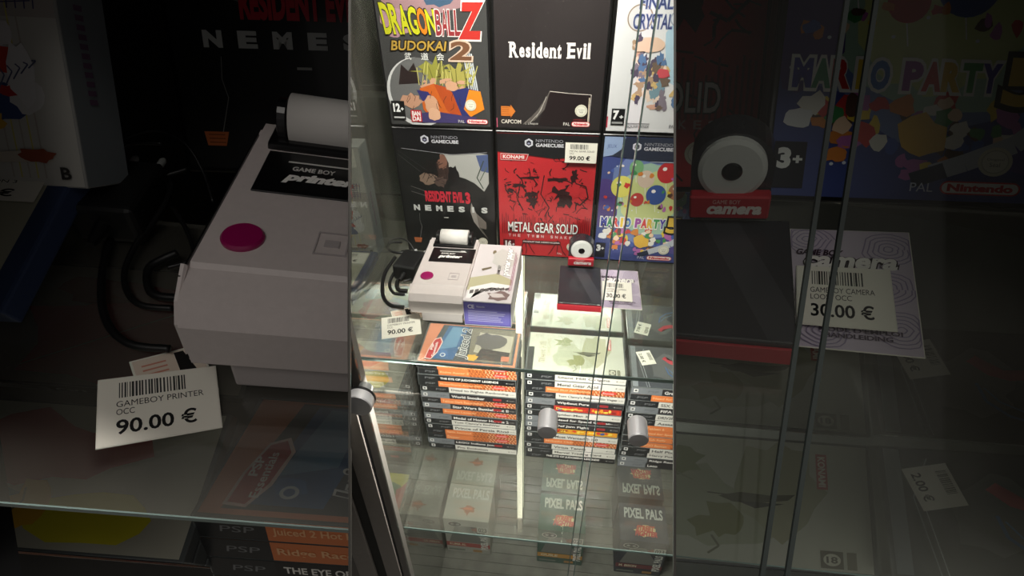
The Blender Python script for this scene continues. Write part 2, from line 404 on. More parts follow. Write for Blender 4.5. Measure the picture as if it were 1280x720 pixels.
# ------------------------------------------------------------------ big game cases
def cube_logo(a, x, y, s, col=(200, 200, 210)):
    h = s/2
    a.poly([(x, y+h), (x+h*.87, y+h*.5), (x+h*.87, y-h*.5), (x, y-h), (x-h*.87, y-h*.5), (x-h*.87, y+h*.5)], col)
    a.poly([(x, y+h*.62), (x+h*.5, y+h*.3), (x+h*.5, y-h*.3), (x, y-h*.62), (x-h*.5, y-h*.3), (x-h*.5, y+h*.3)], (30, 30, 44))
    a.poly([(x, y+h*.1), (x+h*.36, y-h*.1), (x, y-h*.34), (x-h*.36, y-h*.1)], (150, 150, 175))
def header(a, bgc=(22, 22, 25), x0=36, arc=True, logo=(205, 205, 212)):
    a.rect(0, 160, 129, 184, bgc)
    pts = [(x, 160-8*(1-((x-20)/109.)**2) if x > 20 else 152) for x in range(0, 130, 6)]
    a.poly([(0, 162)]+[(x, 161-9*max(0, 1-abs(x-75)/90.)) for x in range(0, 130, 5)]+[(129, 162)], bgc)
    if arc: a.line([(x, 161-9*max(0, 1-abs(x-75)/90.)) for x in range(8, 128, 5)], .5, (170, 170, 175))
    cube_logo(a, x0+5, 172, 12)
    a.text('NINTENDO', x0+14, 173.5, x0+49, 177.5, (150, 150, 158)); a.text('GAMECUBE', x0+14, 167.3, x0+50, 172, logo, bold=.03)
def seal(a, x, y, r):
    a.ell(x, y, r, r, (214, 210, 190)); a.ell(x, y, r*.8, r*.8, (180, 178, 165)); a.ell(x, y, r*.74, r*.74, (222, 219, 205))
    a.text('Original', x-r*.5, y+.3, x+r*.5, y+r*.25, (120, 118, 110)); a.text('Seal', x-r*.3, y-r*.35, x+r*.3, y-r*.05, (120, 118, 110))
def oval(a, x0, y0, x1, y1):
    h = (y1-y0)/2
    def cap(e, c): 
        pts = [(x0+h+(h+e)*math.cos(t*math.pi/8), y0+h+(h+e)*math.sin(t*math.pi/8)) for t in range(4, 13)] + [(x1-h+(h+e)*math.cos(t*math.pi/8), y0+h+(h+e)*math.sin(t*math.pi/8)) for t in range(-4, 5)]
        a.poly(pts, c)
    cap(0, (205, 40, 48)); cap(-h*.22, (236, 232, 230)); 
    a.text('Nintendo', x0+h*.9, y0+h*.45, x1-h*.9, y1-h*.4, (205, 36, 46), bold=.05)
def art_fighters():
    a = Art(); a.rect(0, 0, 129, 184, (62, 62, 62))
    a.blob(60, 160, 62, 30, (150, 118, 122), 3, .2); a.blob(22, 120, 16, 20, (168, 130, 140), 4, .3); a.blob(75, 150, 18, 14, (60, 84, 108), 5, .2)
    a.ell(40, 40, 40, 42, (205, 205, 205), 40); a.ell(42, 42, 38, 40, (104, 104, 104), 40)
    r = random.Random(2)
    for k in range(5): a.line([(112+4*math.cos(t/6)-k*3, 20+t*4.5+k*5) for t in range(0, 16)], 1.6, (190, 195, 200))
    # plain overlapping cloth and rock-like shapes in the picture's colours
    a.poly([(16, 50), (22, 74), (30, 66), (38, 76), (44, 52)], (44, 34, 34)); a.blob(62, 66, 22, 12, (142, 140, 62), 8, .6, 26); a.blob(90, 62, 20, 13, (160, 152, 78), 9, .6, 26)
    for k in range(26): x = r.uniform(40, 108); a.line([(x, 50), (x+r.uniform(-9, 9), r.uniform(66, 80))], 1.1, (186, 180, 104) if k % 2 else (112, 108, 50))
    for k in range(12): a.blob(r.uniform(48, 104), r.uniform(44, 58), r.uniform(3, 7), r.uniform(1.5, 4), (198, 152, 124), k, .5, 8)
    a.poly([(42, 46), (60, 52), (88, 30), (86, 8), (56, 6), (44, 20)], (196, 96, 38)); a.poly([(60, 52), (76, 48), (104, 22), (88, 6), (74, 20)], (176, 76, 36))
    a.poly([(82, 44), (100, 48), (118, 44), (108, 14), (94, 10)], (48, 52, 106)); a.poly([(104, 46), (118, 44), (122, 22), (104, 12), (96, 22)], (226, 132, 38))
    a.poly([(38, 44), (52, 42), (58, 34), (44, 30)], (52, 52, 108)); a.poly([(34, 14), (58, 18), (90, 14), (112, 12), (108, 4), (40, 3)], (66, 58, 104))
    a.blob(30, 30, 13, 9, (190, 144, 118), 15, .2); a.blob(55, 26, 9, 12, (204, 156, 126), 16, .15); a.blob(57, 14, 8, 8, (214, 168, 138), 17, .15); a.blob(82, 50, 8, 6, (200, 154, 124), 18, .2)
    for k in range(16): x = r.uniform(24, 108); y = r.uniform(14, 70); a.line([(x, y), (x+r.uniform(-4, 4), y-r.uniform(3, 8)), (x+r.uniform(-5, 5), y-9)], .6, (70, 44, 34))
    # writing
    cs = [(10, 0), (21, 0), (32, 0), (43, 0), (55, 0), (66, 0)]
    for i, ch in enumerate('DRAGON'):
        x = 6+i*10.6; sc = 34-i*1.3
        a.text(ch, x-.8, 106.2, x+11.6, 108+sc, (28, 30, 20), bold=.05, slant=-.12)
        a.text(ch, x, 107.4, x+10.6, 106.8+sc, (186, 186, 34) if i != 4 else (214, 120, 30), bold=.03, slant=-.12)
    for i, ch in enumerate('BALL'):
        x = 69+i*7.4
        a.text(ch, x-.6, 105.6, x+8, 135, (220, 212, 210), bold=.05); a.text(ch, x, 106.6, x+7.2, 134, (136, 44, 48), bold=.02)
    a.text('Z', 95, 101, 126, 144, (222, 214, 212), bold=.06, slant=.1); a.text('Z', 97, 103, 124, 142, (178, 46, 40), bold=.05, slant=.1)
    a.text('BUDOKAI', 12, 88.5, 81, 102, (30, 22, 12), bold=.08, slant=.2); a.text('BUDOKAI', 13.5, 89.8, 79.5, 100.8, (176, 142, 62), bold=.02, slant=.2)
    a.text('2', 82, 78, 112, 103, (202, 178, 160), bold=.07, slant=.1); a.text('2', 84, 80, 110, 101, (110, 74, 52), bold=.03, slant=.1)
    a.text('\u6b66', 28, 79.5, 36, 87.5, (236, 236, 232), bold=.0); a.text('\u9053', 48, 79.5, 57, 87.5, (236, 236, 232)); a.text('\u4f1a', 67, 79.5, 76, 87.5, (236, 236, 232))
    a.rect(3, 6, 20, 30, (20, 20, 20)); a.text('12', 5, 16, 14, 27, (240, 240, 240), bold=.05); a.text('+', 14.6, 18, 18.4, 22, (240, 240, 240), bold=.04)
    a.rect(4.5, 8, 18.5, 10, (200, 200, 200))
    a.rect(27, 4, 41, 19, (186, 34, 44)); a.text('BAN', 28.5, 11.6, 39.5, 17.6, (240, 238, 236), bold=.04); a.text('DAI', 28.5, 5, 39.5, 11, (240, 238, 236), bold=.04)
    seal(a, 105, 27, 7); a.text('PAL', 88, 4.5, 96, 8, (220, 216, 210)); oval(a, 99, 3.5, 126, 9.5)
    return a
def slab_text(a, t, x0, y0, x1, y1, col):
    """typewriter-like lettering: bold strokes with small foot bars"""
    a.text(t, x0, y0, x1, y1, col, bold=.035)
def art_mansion():
    a = Art(); a.rect(0, 0, 129, 184, (40, 35, 36)); a.rect(0, 0, 1.0, 12, (196, 92, 120))  # ground lifted off black, reflection haze put into the colour
    xs = 17; wds = {'R': 11.5, 'e': 7.6, 's': 7, 'i': 5, 'd': 8.4, 'n': 8.6, 't': 6.2, ' ': 5.5, 'E': 10.5, 'v': 7.6, 'l': 4.6}
    asc = {'R': 17, 'E': 17, 'd': 17, 't': 15, 'i': 16.5, 'l': 17}
    for ch in 'Resident Evil':
        wd = wds[ch]
        if ch != ' ':
            h = asc.get(ch, 11.5); c = (222, 214, 212)
            a.text(ch, xs+.4, 84.5, xs+wd-1.0, 84.5+h, c, bold=.035)
            for fx in ({'R': (.14, .78), 'E': (.14,), 'i': (.45,), 'l': (.45,), 'd': (.78,), 'n': (.16, .78), 't': (.5,), 'v': ()}.get(ch, ())):
                a.rect(xs+wd*fx-2.0, 84.1, xs+wd*fx+2.0, 85.7, c)
            if ch in 'REdil': a.rect(xs+(.5 if ch in 'RE' else wd*(.5 if ch == 'd' else .1)), 84.5+h-1.5, xs+wd*.5, 84.5+h-.1, c)
            if ch in 'RE': a.rect(xs-.9, 84.5+h-1.5, xs+3, 84.5+h, c)
        xs += wd
    a.poly([(6, 15), (6, 27), (18, 27), (18, 29), (24, 21), (18, 13), (18, 15)], (206, 118, 48))
    for k in range(4): a.rect(7, 17+k*2.6, 16, 17.7+k*2.6, (150, 80, 34))
    a.text('CAPCOM', 6, 5.5, 31, 10.5, (214, 206, 196), bold=.02); a.text('2 Disques', 36, 4, 54, 8, (200, 194, 188))
    # torn clear wrapping
    a.poly([(66, 46), (116, 43), (115, 4), (52, 4), (58, 22)], (30, 20, 22))
    a.line([(66, 46.5), (90, 44.5), (116, 43.5), (115, 5)], .7, (206, 196, 188)); a.line([(66, 46), (60, 34), (50, 20), (34, 5)], .9, (128, 120, 114))
    a.poly([(66, 46), (60, 24), (48, 10), (36, 6), (52, 24)], (92, 86, 82)); a.line([(62, 40), (55, 22), (42, 7)], .5, (190, 184, 176)); a.line([(58, 30), (50, 14)], .4, (180, 175, 168))
    a.rect(113.5, 6, 114.6, 40, (214, 200, 176))
    seal(a, 105, 24, 7.5); a.text('PAL', 84, 5, 92, 9, (220, 216, 210)); oval(a, 94, 4, 117, 10.5); a.text('LICENSED BY', 96, 12, 112, 13.6, (170, 60, 60))
    for k in range(20): r = random.Random(k); a.ell(r.uniform(8, 120), r.uniform(40, 180), .35, .35, (120, 112, 108), 6)
    return a
def art_crystal():
    a = Art(); a.rect(0, 0, 129, 184, (214, 214, 216)); a.blob(95, 95, 40, 45, (172, 200, 216), 1, .1); a.rect(0, 4, 1.4, 18, (190, 52, 74))
    a.ell(26, 128, 14, 14, (150, 132, 116), 30); a.ell(26, 128, 12.6, 12.6, (206, 204, 206), 30); a.ell(80, 128, 22, 12, (150, 158, 172)); a.ell(80, 128, 20.5, 10.5, (198, 202, 210))
    for k, (t, y0, y1, x0, x1) in enumerate((('FINAL FANTASY', 137, 150, 24, 122), ('CRYSTAL CHRONICLES', 117, 132, 19, 127))):
        a.text(t, x0-.4, y0-.6, x1+.6, y1+.6, (128, 138, 168), bold=.05); a.text(t, x0, y0, x1, y1, (46, 58, 108), bold=.0)
    r = random.Random(11)
    pal = [(86, 78, 96), (130, 120, 132), (176, 148, 122), (92, 120, 158), (204, 160, 140), (112, 96, 84), (206, 176, 120), (120, 148, 160), (70, 66, 80), (228, 206, 190)]
    for (cx, cy, rx, ry) in ((30, 88, 11, 26), (38, 56, 12, 22), (55, 74, 10, 20), (58, 46, 9, 20), (84, 66, 15, 34), (84, 88, 11, 11)):
        for k in range(14): a.blob(cx+r.uniform(-rx, rx)*.7, cy+r.uniform(-ry, ry)*.8, r.uniform(2.5, 6), r.uniform(3, 8), pal[r.randrange(10)], r.random(), .4)
    a.blob(60, 70, 7, 6, (200, 84, 92), 4, .2); a.blob(40, 100, 16, 8, (222, 190, 168), 5, .2); a.blob(88, 88, 8, 8, (212, 172, 120), 6, .3)
    a.rect(5, 8, 21, 28, (22, 22, 24)); a.text('7', 7, 14.5, 14, 26, (240, 240, 240), bold=.06); a.text('+', 15, 16, 19.5, 20, (240, 240, 240), bold=.05); a.rect(6.4, 9.5, 19.6, 12, (150, 150, 150)); 
    a.text('SQUARE ENIX', 25, 4.6, 52, 8.4, (40, 40, 44)); a.rect(25, 10, 52, 10.8, (90, 90, 94)); a.text('PAL', 76, 6, 84, 10, (40, 40, 44))
    return a
def art_pursuer():
    a = Art(); a.rect(0, 0, 129, 184, (26, 27, 27))
    a.poly([(60, 152), (78, 158), (124, 154), (124, 112), (117, 100), (104, 112), (92, 118), (78, 122), (70, 132)], (172, 172, 168))
    a.poly([(108, 152), (124, 154), (124, 128), (114, 130)], (78, 92, 132)); a.line([(118, 145), (108, 120), (116, 104)], 1.4, (60, 70, 60)); a.line([(122, 136), (112, 116)], 1.2, (90, 100, 84))
    a.blob(62, 132, 9, 20, (58, 44, 40), 3, .15); a.blob(62, 140, 6, 10, (124, 88, 74), 5, .3); a.blob(40, 116, 12, 9, (126, 106, 92), 6, .2); a.blob(57, 112, 9, 8, (84, 68, 62), 8, .3)
    a.blob(76, 122, 8, 14, (24, 22, 24), 9, .2); r = random.Random(5)
    for k in range(16): a.line([(32+r.uniform(0, 36), 108+r.uniform(0, 36)), (34+r.uniform(0, 36), 106+r.uniform(0, 36))], .6, (40, 30, 30))
    a.line([(14, 104), (34, 97), (34, 90), (14, 96)], .5, (120, 120, 118)); a.line([(2, 150), (30, 126)], .6, (70, 72, 72)); a.line([(2, 156), (40, 128)], .4, (62, 64, 64))
    a.poly([(98, 82), (104, 66), (108, 42), (120, 24), (112, 34), (100, 52), (96, 68)], (150, 144, 138)); a.poly([(104, 66), (118, 52), (118, 40), (108, 42)], (118, 110, 104))
    header(a)
    a.text('RESIDENT EVIL', 33, 81, 88, 98, (196, 42, 60), bold=.05); a.text('3', 90, 80, 97, 98, (196, 42, 60), bold=.06)
    for i, ch in enumerate('NEMESIS'):
        wd = 9 if ch != 'I' else 3.4; cx = 19+i*16.2
        a.text(ch, cx-wd/2, 66.5, cx+wd/2, 75.5, (206, 208, 206), bold=.06)
    a.rect(57, 56, 64, 57.4, (190, 190, 186)); a.line([(22, 62), (21, 50), (23, 40), (18, 20)], .4, (140, 140, 138))
    a.poly([(9, 21), (10, 13), (19, 13), (21, 21)], (188, 104, 58))
    for k in range(3): a.rect(11, 14.6+k*2.2, 19, 15.2+k*2.2, (120, 62, 34))
    seal(a, 112, 19, 7); a.rect(100, 3, 122, 8, (190, 60, 62)); a.text('NEMESIS', 34, 3, 60, 6, (80, 80, 80))
    return a
def art_snakes():
    a = Art(); a.rect(0, 0, 129, 184, (186, 40, 46)); r = random.Random(8)
    K = (44, 14, 18)
    for k in range(120):                                             # loose ink strokes
        x, y = r.uniform(8, 120), r.gauss(100, 28); x2, y2 = x+r.uniform(-10, 10), y+r.uniform(-14, 8)
        a.line([(x, y), ((x+x2)/2+r.uniform(-3, 3), (y+y2)/2), (x2, y2)], r.uniform(.5, 1.6), K)
    for (x, y, rx, ry) in ((42, 102, 9, 13), (86, 104, 10, 14), (48, 88, 7, 9), (92, 92, 9, 10), (30, 112, 8, 3), (80, 122, 14, 3), (44, 124, 12, 2.6), (102, 128, 5, 9), (16, 104, 6, 3)):
        a.blob(x, y, rx, ry, K, x, .55, 18)
    for (x, y, rx, ry) in ((42, 110, 6, 7), (82, 114, 8, 6), (60, 112, 7, 16), (104, 106, 7, 12)): a.blob(x, y, rx, ry, (186, 40, 46), x+1, .4, 16)
    a.line([(104, 118), (118, 114), (122, 98), (112, 86), (104, 90)], 1.8, K); a.line([(30, 118), (26, 90), (34, 74)], 1.4, K); a.line([(62, 128), (58, 100), (70, 80), (64, 66)], 1.4, K)
    for k in range(46): x = 4+k*2.7; a.rect(x, 36, x+1.1, 52+r.uniform(0, 18), (120, 22, 28))
    for b in (38, 84):                                              # roots
        for s in (-1, 0, 1): a.line([(b, 28), (b+s*5, 18), (b+s*9+r.uniform(-2, 2), 9), (b+s*13, 3)], .9, K)
    header(a, arc=False)
    a.poly([(4, 148), (38, 148), (41, 157), (4, 157)], (226, 200, 196)); a.poly([(4.6, 148.6), (37.4, 148.6), (40, 156.4), (4.6, 156.4)], (186, 36, 42)); a.text('KONAMI', 7, 150, 35, 155, (236, 226, 222), bold=.03)
    a.text('METAL GEAR SOLID', 12, 38.6, 112, 56, (30, 12, 14), bold=.05); a.text('METAL GEAR SOLID', 12.5, 39.4, 111.5, 55.4, (238, 236, 234), bold=.012)
    for i, ch in enumerate('THE TWIN SNAKES'):
        if ch != ' ': a.text(ch, 13+i*6.7, 31, 16.6+i*6.7, 35.6, (226, 196, 196), bold=.02)
    a.rect(33, 20.5, 88, 26, (60, 16, 20)); a.text('PRODUIT PAR HIDEO KOJIMA', 34, 21.6, 87, 25, (232, 216, 214), bold=.02)
    a.rect(5, 3, 22, 26, (90, 18, 24)); a.text('16', 8, 13, 17, 24, (240, 240, 240), bold=.06); a.text('+', 18, 16, 21.5, 19.5, (240, 240, 240), bold=.05); a.ell(29, 8, 5, 5, (120, 26, 32)); a.ell(29, 8, 3.6, 3.6, (50, 12, 16))
    seal(a, 104, 18, 7); a.text('PAL', 84, 4, 91, 7.5, (226, 200, 196)); 
    return a
def art_party():
    a = Art(); a.rect(0, 0, 129, 184, (66, 78, 138)); a.blob(64, 100, 58, 68, (110, 128, 176), 1, .08, 30); a.blob(66, 96, 46, 54, (160, 190, 170), 2, .08, 30); a.blob(66, 96, 36, 42, (198, 206, 140), 3, .08, 30)
    a.blob(8, 90, 18, 40, (78, 60, 124), 4, .1); a.blob(120, 40, 22, 30, (92, 82, 146), 5, .1)
    r = random.Random(21)
    for k in range(30): x, y = r.uniform(4, 125), r.uniform(12, 155); a.ell(x, y, .9, .9, (220, 226, 236), 8)
    # plain round balloons, confetti and streamers in the picture's colours
    for (bx, by, br, bc) in ((84, 138, 13, (186, 52, 56)), (58, 128, 11, (212, 190, 172)), (74, 106, 13, (60, 86, 150)), (100, 112, 11, (164, 112, 84)), (28, 116, 14, (214, 210, 104)), (50, 98, 9, (190, 70, 66)), (44, 144, 9, (120, 170, 120)), (108, 142, 9, (206, 150, 90))):
        a.line([(bx, by-br), (bx+2, by-br-12)], .6, (230, 230, 230)); a.ell(bx, by, br, br*1.12, bc); a.ell(bx-br*.3, by+br*.4, br*.22, br*.2, (236, 232, 226), 10)
    pal = [(196, 60, 56), (220, 190, 66), (70, 140, 84), (226, 222, 214), (72, 96, 170), (176, 104, 168), (206, 128, 60), (90, 66, 56), (232, 200, 170)]
    for k in range(34): a.blob(r.uniform(6, 122), r.choice([r.uniform(82, 96), r.uniform(98, 150)]), r.uniform(1.6, 4.2), r.uniform(1.6, 4.2), pal[r.randrange(9)], k, .3, 9)
    for k in range(60):
        t = r.random(); x = 14+100*t; top = 50-4*abs(t-.5); bot = 12+70*(t-.5)**2*2
        a.blob(x, r.uniform(min(bot, top-4), top), r.uniform(2.4, 6), r.uniform(2.4, 6), pal[r.randrange(9)], k+90, .3, 10)
    a.blob(64, 32, 11, 11, (222, 176, 70), 71, .2, 12); a.blob(10, 40, 6, 5, (226, 226, 230), 72, .2); a.blob(28, 22, 5, 4, (214, 132, 62), 73, .3)
    a.line([(70, 14), (84, 20), (104, 30), (122, 48)], 9, (188, 192, 202)); a.line([(62, 10), (76, 16)], 8, (34, 44, 66))
    header(a, bgc=(44, 50, 66), x0=36, arc=False)
    a.poly([(0, 184), (26, 184), (22, 168), (12, 160), (0, 157)], (150, 170, 206)); a.text('JEUX', 4, 168, 16, 174, (80, 96, 150)); a.rect(60, 152, 96, 153, (170, 180, 200))
    cols = [(58, 64, 160), (52, 140, 92), (206, 62, 60), (222, 190, 60), (66, 116, 186), None, (156, 78, 160), (208, 66, 62), (218, 178, 60), (70, 150, 84), (78, 66, 160)]
    for i, ch in enumerate('MARIO PARTY'):
        if ch == ' ': continue
        x = 5+i*8.2-(2.5 if i > 5 else 0)
        q = 2.4 if ch == 'I' else 0
        a.text(ch, x-1.2+q, 53.5, x+9.6-q, 71.5, (232, 230, 226), bold=.12)
    for i, ch in enumerate('MARIO PARTY'):
        if ch == ' ': continue
        x = 5+i*8.2-(2.5 if i > 5 else 0)
        q = 2.4 if ch == 'I' else 0
        a.text(ch, x+.2+q, 55.2, x+8.4-q, 69.8, cols[i], bold=.06)
    a.text('5', 92, 46, 116, 76, (30, 24, 30), bold=.1); a.text('5', 94.5, 49, 113.5, 73, (214, 178, 70), bold=.05)
    a.rect(1, 4, 15, 28, (24, 26, 40)); a.text('3', 2.6, 14, 8.6, 25, (236, 236, 236), bold=.06); a.text('+', 9.4, 17, 13.6, 21, (236, 236, 236), bold=.05)
    seal(a, 97, 21, 7.5); a.text('PAL', 62, 4.5, 72, 9, (200, 204, 224)); oval(a, 75, 3.5, 110, 10.5)
    return a
ART = {'fighters': art_fighters, 'mansion': art_mansion, 'crystal': art_crystal, 'pursuer': art_pursuer, 'snakes': art_snakes, 'party': art_party}
G_FRONT = 'front-facing game cases against the back wall'
def game_case(art, label, loc, group=G_FRONT, price=None):
    t = thing('game_case', label, 'game case', loc, group=group)
    bm = bmesh.new(); bm_box(bm, -.067, .067, .0006, .0145, 0, .190, .0022, 3); finish(bm, 'case_shell', BLACKP, t)
    box('hinge', BLACKP, t, -.0672, -.0655, .003, .012, .004, .186, .0004); box('clasp', BLACKP, t, .0655, .0672, .0055, .009, .06, .13, .0004)
    ART[art]().build('cover_insert', t, (-.0640, .0006, .0030), (.128/.129, 0, 0), (0, 0, 1))
    if price:
        p = Art(); p.lim = (40, 27); price_art(p, 0, 0, 40, 27, ['METAL GEAR SOLID', 'OCC'], price, 5)
        p.build('price_sticker', t, (.0235, -.0036, .152), (1, 0, 0), (0, 0, 1), PAPER)
    return t
CASES = [('pursuer', 'black cover game case reading NEMESIS behind the grey printer', .068, 0, None), ('snakes', 'red cover game case with a white 99.00 price sticker', .204, 0, '99.00 €'),
         ('party', 'blue and yellow cover game case in the lower row, behind the door edges', .340, 0, None), ('fighters', 'orange and yellow cover game case, leftmost in the top row', .068, 1, None),
         ('mansion', 'nearly black game case with torn wrapping in the middle of the top row', .204, 1, None), ('crystal', 'white cover game case with a 7+ mark in the top row', .340, 1, None)]
for a_, lab, x, row, pr in CASES:
    game_case(a_, lab, (x, 0, row*.1912), price=pr)

# ------------------------------------------------------------------ handheld game cases in stacks
def hatch(a, x0, x1, h, dark=(92, 44, 26), light=(222, 196, 160)):
    n = int((x1-x0)/2.1)
    for i in range(n):
        for j in range(5):
            x = x0+i*2.1+(1.05 if j % 2 else 0); y = 1.2+j*(h-2.4)/4
            f = i/n; c = light if f > .35 else (206, 120, 60)
            s = 1.05
            a._add([(x-s, y), (x, y+s*1.25), (x+s, y), (x, y-s*1.25)], dark if (i+j) % 3 else c)
    a.up()
def spine_art(kind, title, w_, h):
    a = Art(); W, H = w_*1000-3, h*1000-1.0
    r = random.Random(hash(title) % 9999 if False else sum(map(ord, title))+len(kind))
    lab = .205*W if kind in ('orange', 'black') else .30*W
    base = {'orange': (208, 118, 66), 'white': (202, 200, 192), 'grey': (44, 42, 44), 'black': (26, 26, 28), 'fire': (176, 52, 42), 'gold': (212, 150, 34)}[kind]
    a.rect(0, 0, W, H, base)
    a.rect(0, 0, lab, H, (112, 116, 120) if kind == 'grey' else (34, 36, 38))
    if kind != 'orange' and kind != 'black':
        a.rect(W*.022, H*.25, W*.065, H*.8, (206, 206, 204)); a.rect(W*.032, H*.4, W*.055, H*.66, (60, 60, 62))
    a.text('PSP', lab-.135*W, H*.34, lab-.035*W, H*.66, (120, 122, 124) if kind != 'grey' else (84, 86, 90), slant=.2)
    n = len(title)
    if kind == 'orange':
        hatch(a, .52*W, W, H); a.blob(.84*W, H*.55, 13, H*.36, (196, 60, 54), 2, .12, 12); a.text('Essentials', .785*W, H*.38, .895*W, H*.72, (230, 200, 190), slant=.2)
        a.text(title, lab+3, H*.25, lab+3+min(n*3.9, W*.44), H*.72, (232, 178, 130), bold=.02)
    else:
        tc = {'white': (84, 82, 80), 'grey': (216, 214, 210), 'black': (228, 226, 220), 'fire': (240, 200, 90), 'gold': (120, 30, 20)}[kind]
        x1 = lab+4+min(n*(4.6 if kind != 'black' else 4.3), W*.60)
        if kind in ('fire', 'gold'):
            for k in range(16): a.blob(lab+4+k*7.2, H*.5+r.uniform(-2, 2), r.uniform(2, 5), r.uniform(2, 5), r.choice([(206, 62, 40), (224, 150, 50), (230, 200, 80), (60, 84, 150), (140, 40, 36)]), k, .3, 10)
        a.text(title, lab+4, H*.24, x1, H*.74, tc, bold=.025)
        if kind in ('grey', 'black', 'white'):
            a.text('\u25c4 ULES', W*.90, H*.36, W*.985, H*.62, (110, 108, 104) if kind == 'white' else (150, 148, 144))
            if kind == 'grey': a.rect(W*.76, H*.3, W*.85, H*.72, (150, 44, 48))
    return a, W, H
COVERS = {}
def cover_art(name, W, D):
    a = Art()
    if name == 'racing':                                            # orange bordered racing game cover
        a.rect(0, 0, W, D, (206, 128, 96)); a.poly([(10, 4), (W-4, 4), (W-3, D-2), (26, D-2)], (70, 76, 80))
        a.poly([(22, 8), (60, 8), (74, D-4), (36, D-4)], (60, 98, 140)); a.poly([(30, 30), (60, 40), (64, 90), (44, D-6)], (96, 136, 168)); a.blob(40, 22, 9, 8, (66, 110, 160), 4, .2); a.ell(40, 18, 5, 5, (190, 200, 206)); a.ell(40, 18, 3, 3, (60, 100, 150))
        a.poly([(86, 8), (W-8, 8), (W-8, D-6), (80, D-6)], (120, 114, 98)); a.poly([(92, 30), (W-12, 22), (W-10, 76), (96, 82)], (172, 166, 150)); a.blob(118, 60, 26, 22, (96, 92, 88), 6, .25)
        a.poly([(96, 12), (W-14, 10), (W-12, 34), (104, 40)], (64, 60, 58)); a.blob(92, 16, 10, 8, (206, 160, 60), 8, .2); a.rect(W-26, 12, W-12, 24, (180, 110, 84))
        a.text('Juiced 2', 62, 12, 86, D-8, (206, 206, 206), bold=.06, slant=.2, rot=90); a.text('Juiced 2', 63.5, 13, 84.5, D-9, (70, 72, 78), bold=.01, slant=.2, rot=90)
        a.poly([(10, 6), (22, 5), (30, 22), (34, 50), (28, 62), (18, 56), (12, 30)], (226, 196, 188)); a.poly([(12, 8), (21, 7), (28, 23), (32, 49), (27, 59), (19, 54), (13.5, 30)], (178, 38, 44))
        a.text('PSP', 15, 28, 20, 44, (236, 226, 222), bold=.03, rot=90); a.text('Essentials', 21, 12, 26, 48, (236, 226, 222), bold=.02, rot=90)
    elif name == 'fog':                                             # pale foggy cover
        a.rect(0, 0, W, D, (188, 190, 176)); r = random.Random(4)
        a.rect(0, 0, 10, D*.62, (46, 48, 48)); a.blob(78, 40, 34, 30, (166, 170, 148), 2, .3); a.blob(62, 78, 16, 10, (140, 146, 110), 3, .5); a.blob(84, 30, 12, 12, (130, 132, 88), 5, .5); a.blob(118, 60, 22, 40, (160, 162, 134), 15, .2)
        a.line([(54, 92), (62, 80), (56, 70), (70, 62)], 1.2, (150, 152, 130)); a.line([(80, 20), (84, 12), (78, 6)], 1.4, (120, 120, 100))
        a.poly([(84, 51), (96, 55), (112, 54), (126, 56), (122, 51), (104, 47), (92, 47)], (84, 84, 62)); a.poly([(94, 48), (120, 48), (104, 43)], (60, 60, 46)); a.line([(78, 53), (92, 52)], 1, (90, 90, 70))
        a.text('Silent Hill', 18, 22, 30, D-22, (140, 130, 100), bold=.03, rot=90); a.text('Silent Hill', 17.6, 21.6, 29.6, D-22.4, (206, 204, 188), bold=-.01, rot=90); a.text('ORIGINS', 32, 40, 38, D-14, (176, 170, 142), rot=90)
        for k in range(4): a.text('PSP', 10+k*4.0, D-12, 13+k*4.0, D-4, (150, 152, 144), rot=90)
        a.rect(138, 62, 144, 90, (178, 70, 70)); a.text('KONAMI', 139, 64, 143, 88, (236, 226, 216), bold=.03, rot=-90)
        a.rect(138, 2, 150, 15, (90, 88, 72)); a.ell(144, 8.5, 4.6, 4.6, (206, 206, 188)); a.text('18', 141, 6, 147, 11, (70, 68, 56), bold=.03); a.rect(152, 2, 157, 15, (120, 118, 100))
    elif name == 'stickered':                                       # dark cover with a price label
        a.rect(0, 0, W, D, (66, 70, 74)); a.rect(0, 0, 9, D, (120, 126, 130)); a.line([(24, 0), (14, 60), (24, D-6)], .8, (150, 156, 160)); a.line([(28, 0), (20, 50)], .6, (190, 194, 196))
        a.blob(58, 52, 26, 30, (92, 94, 96), 3, .2); a.poly([(54, 70), (60, 76), (64, 68), (80, 62), (100, 66), (100, 58), (78, 54), (66, 58)], (190, 56, 72)); a.line([(58, 50), (62, 34), (74, 22), (90, 16)], 2.2, (62, 100, 150)); a.line([(62, 46), (70, 34), (84, 26)], 1.2, (84, 120, 160)); a.blob(90, 40, 14, 12, (44, 50, 60), 5, .2)
        a.text('Gran Turismo', 104, 10, 112, D-10, (190, 190, 186), rot=90)
    elif name == 'red_blob':
        a.rect(0, 0, W, D, (178, 176, 160)); a.blob(70, 76, 46, 30, (176, 56, 66), 2, .35, 14); a.blob(40, 30, 30, 18, (70, 130, 150), 3, .3, 12); a.blob(110, 26, 36, 22, (206, 196, 50), 4, .2, 12); a.blob(70, 30, 12, 18, (216, 170, 60), 5, .3)
        a.line([(60, 20), (68, 34), (66, 44)], 1.2, (120, 110, 60))
    elif name == 'red_plain':
        a.rect(0, 0, W, D, (150, 142, 132)); a.blob(84, 50, 66, 46, (184, 60, 72), 3, .25, 16); a.blob(60, 90, 30, 16, (140, 70, 66), 4, .3); a.line([(20, 10), (150, 100)], 1, (170, 160, 150))
    elif name == 'yellow':
        a.rect(0, 0, W, D, (192, 190, 56)); a.blob(60, 60, 40, 24, (70, 120, 80), 6, .3); a.blob(120, 50, 24, 30, (170, 60, 60), 7, .2)
    return a
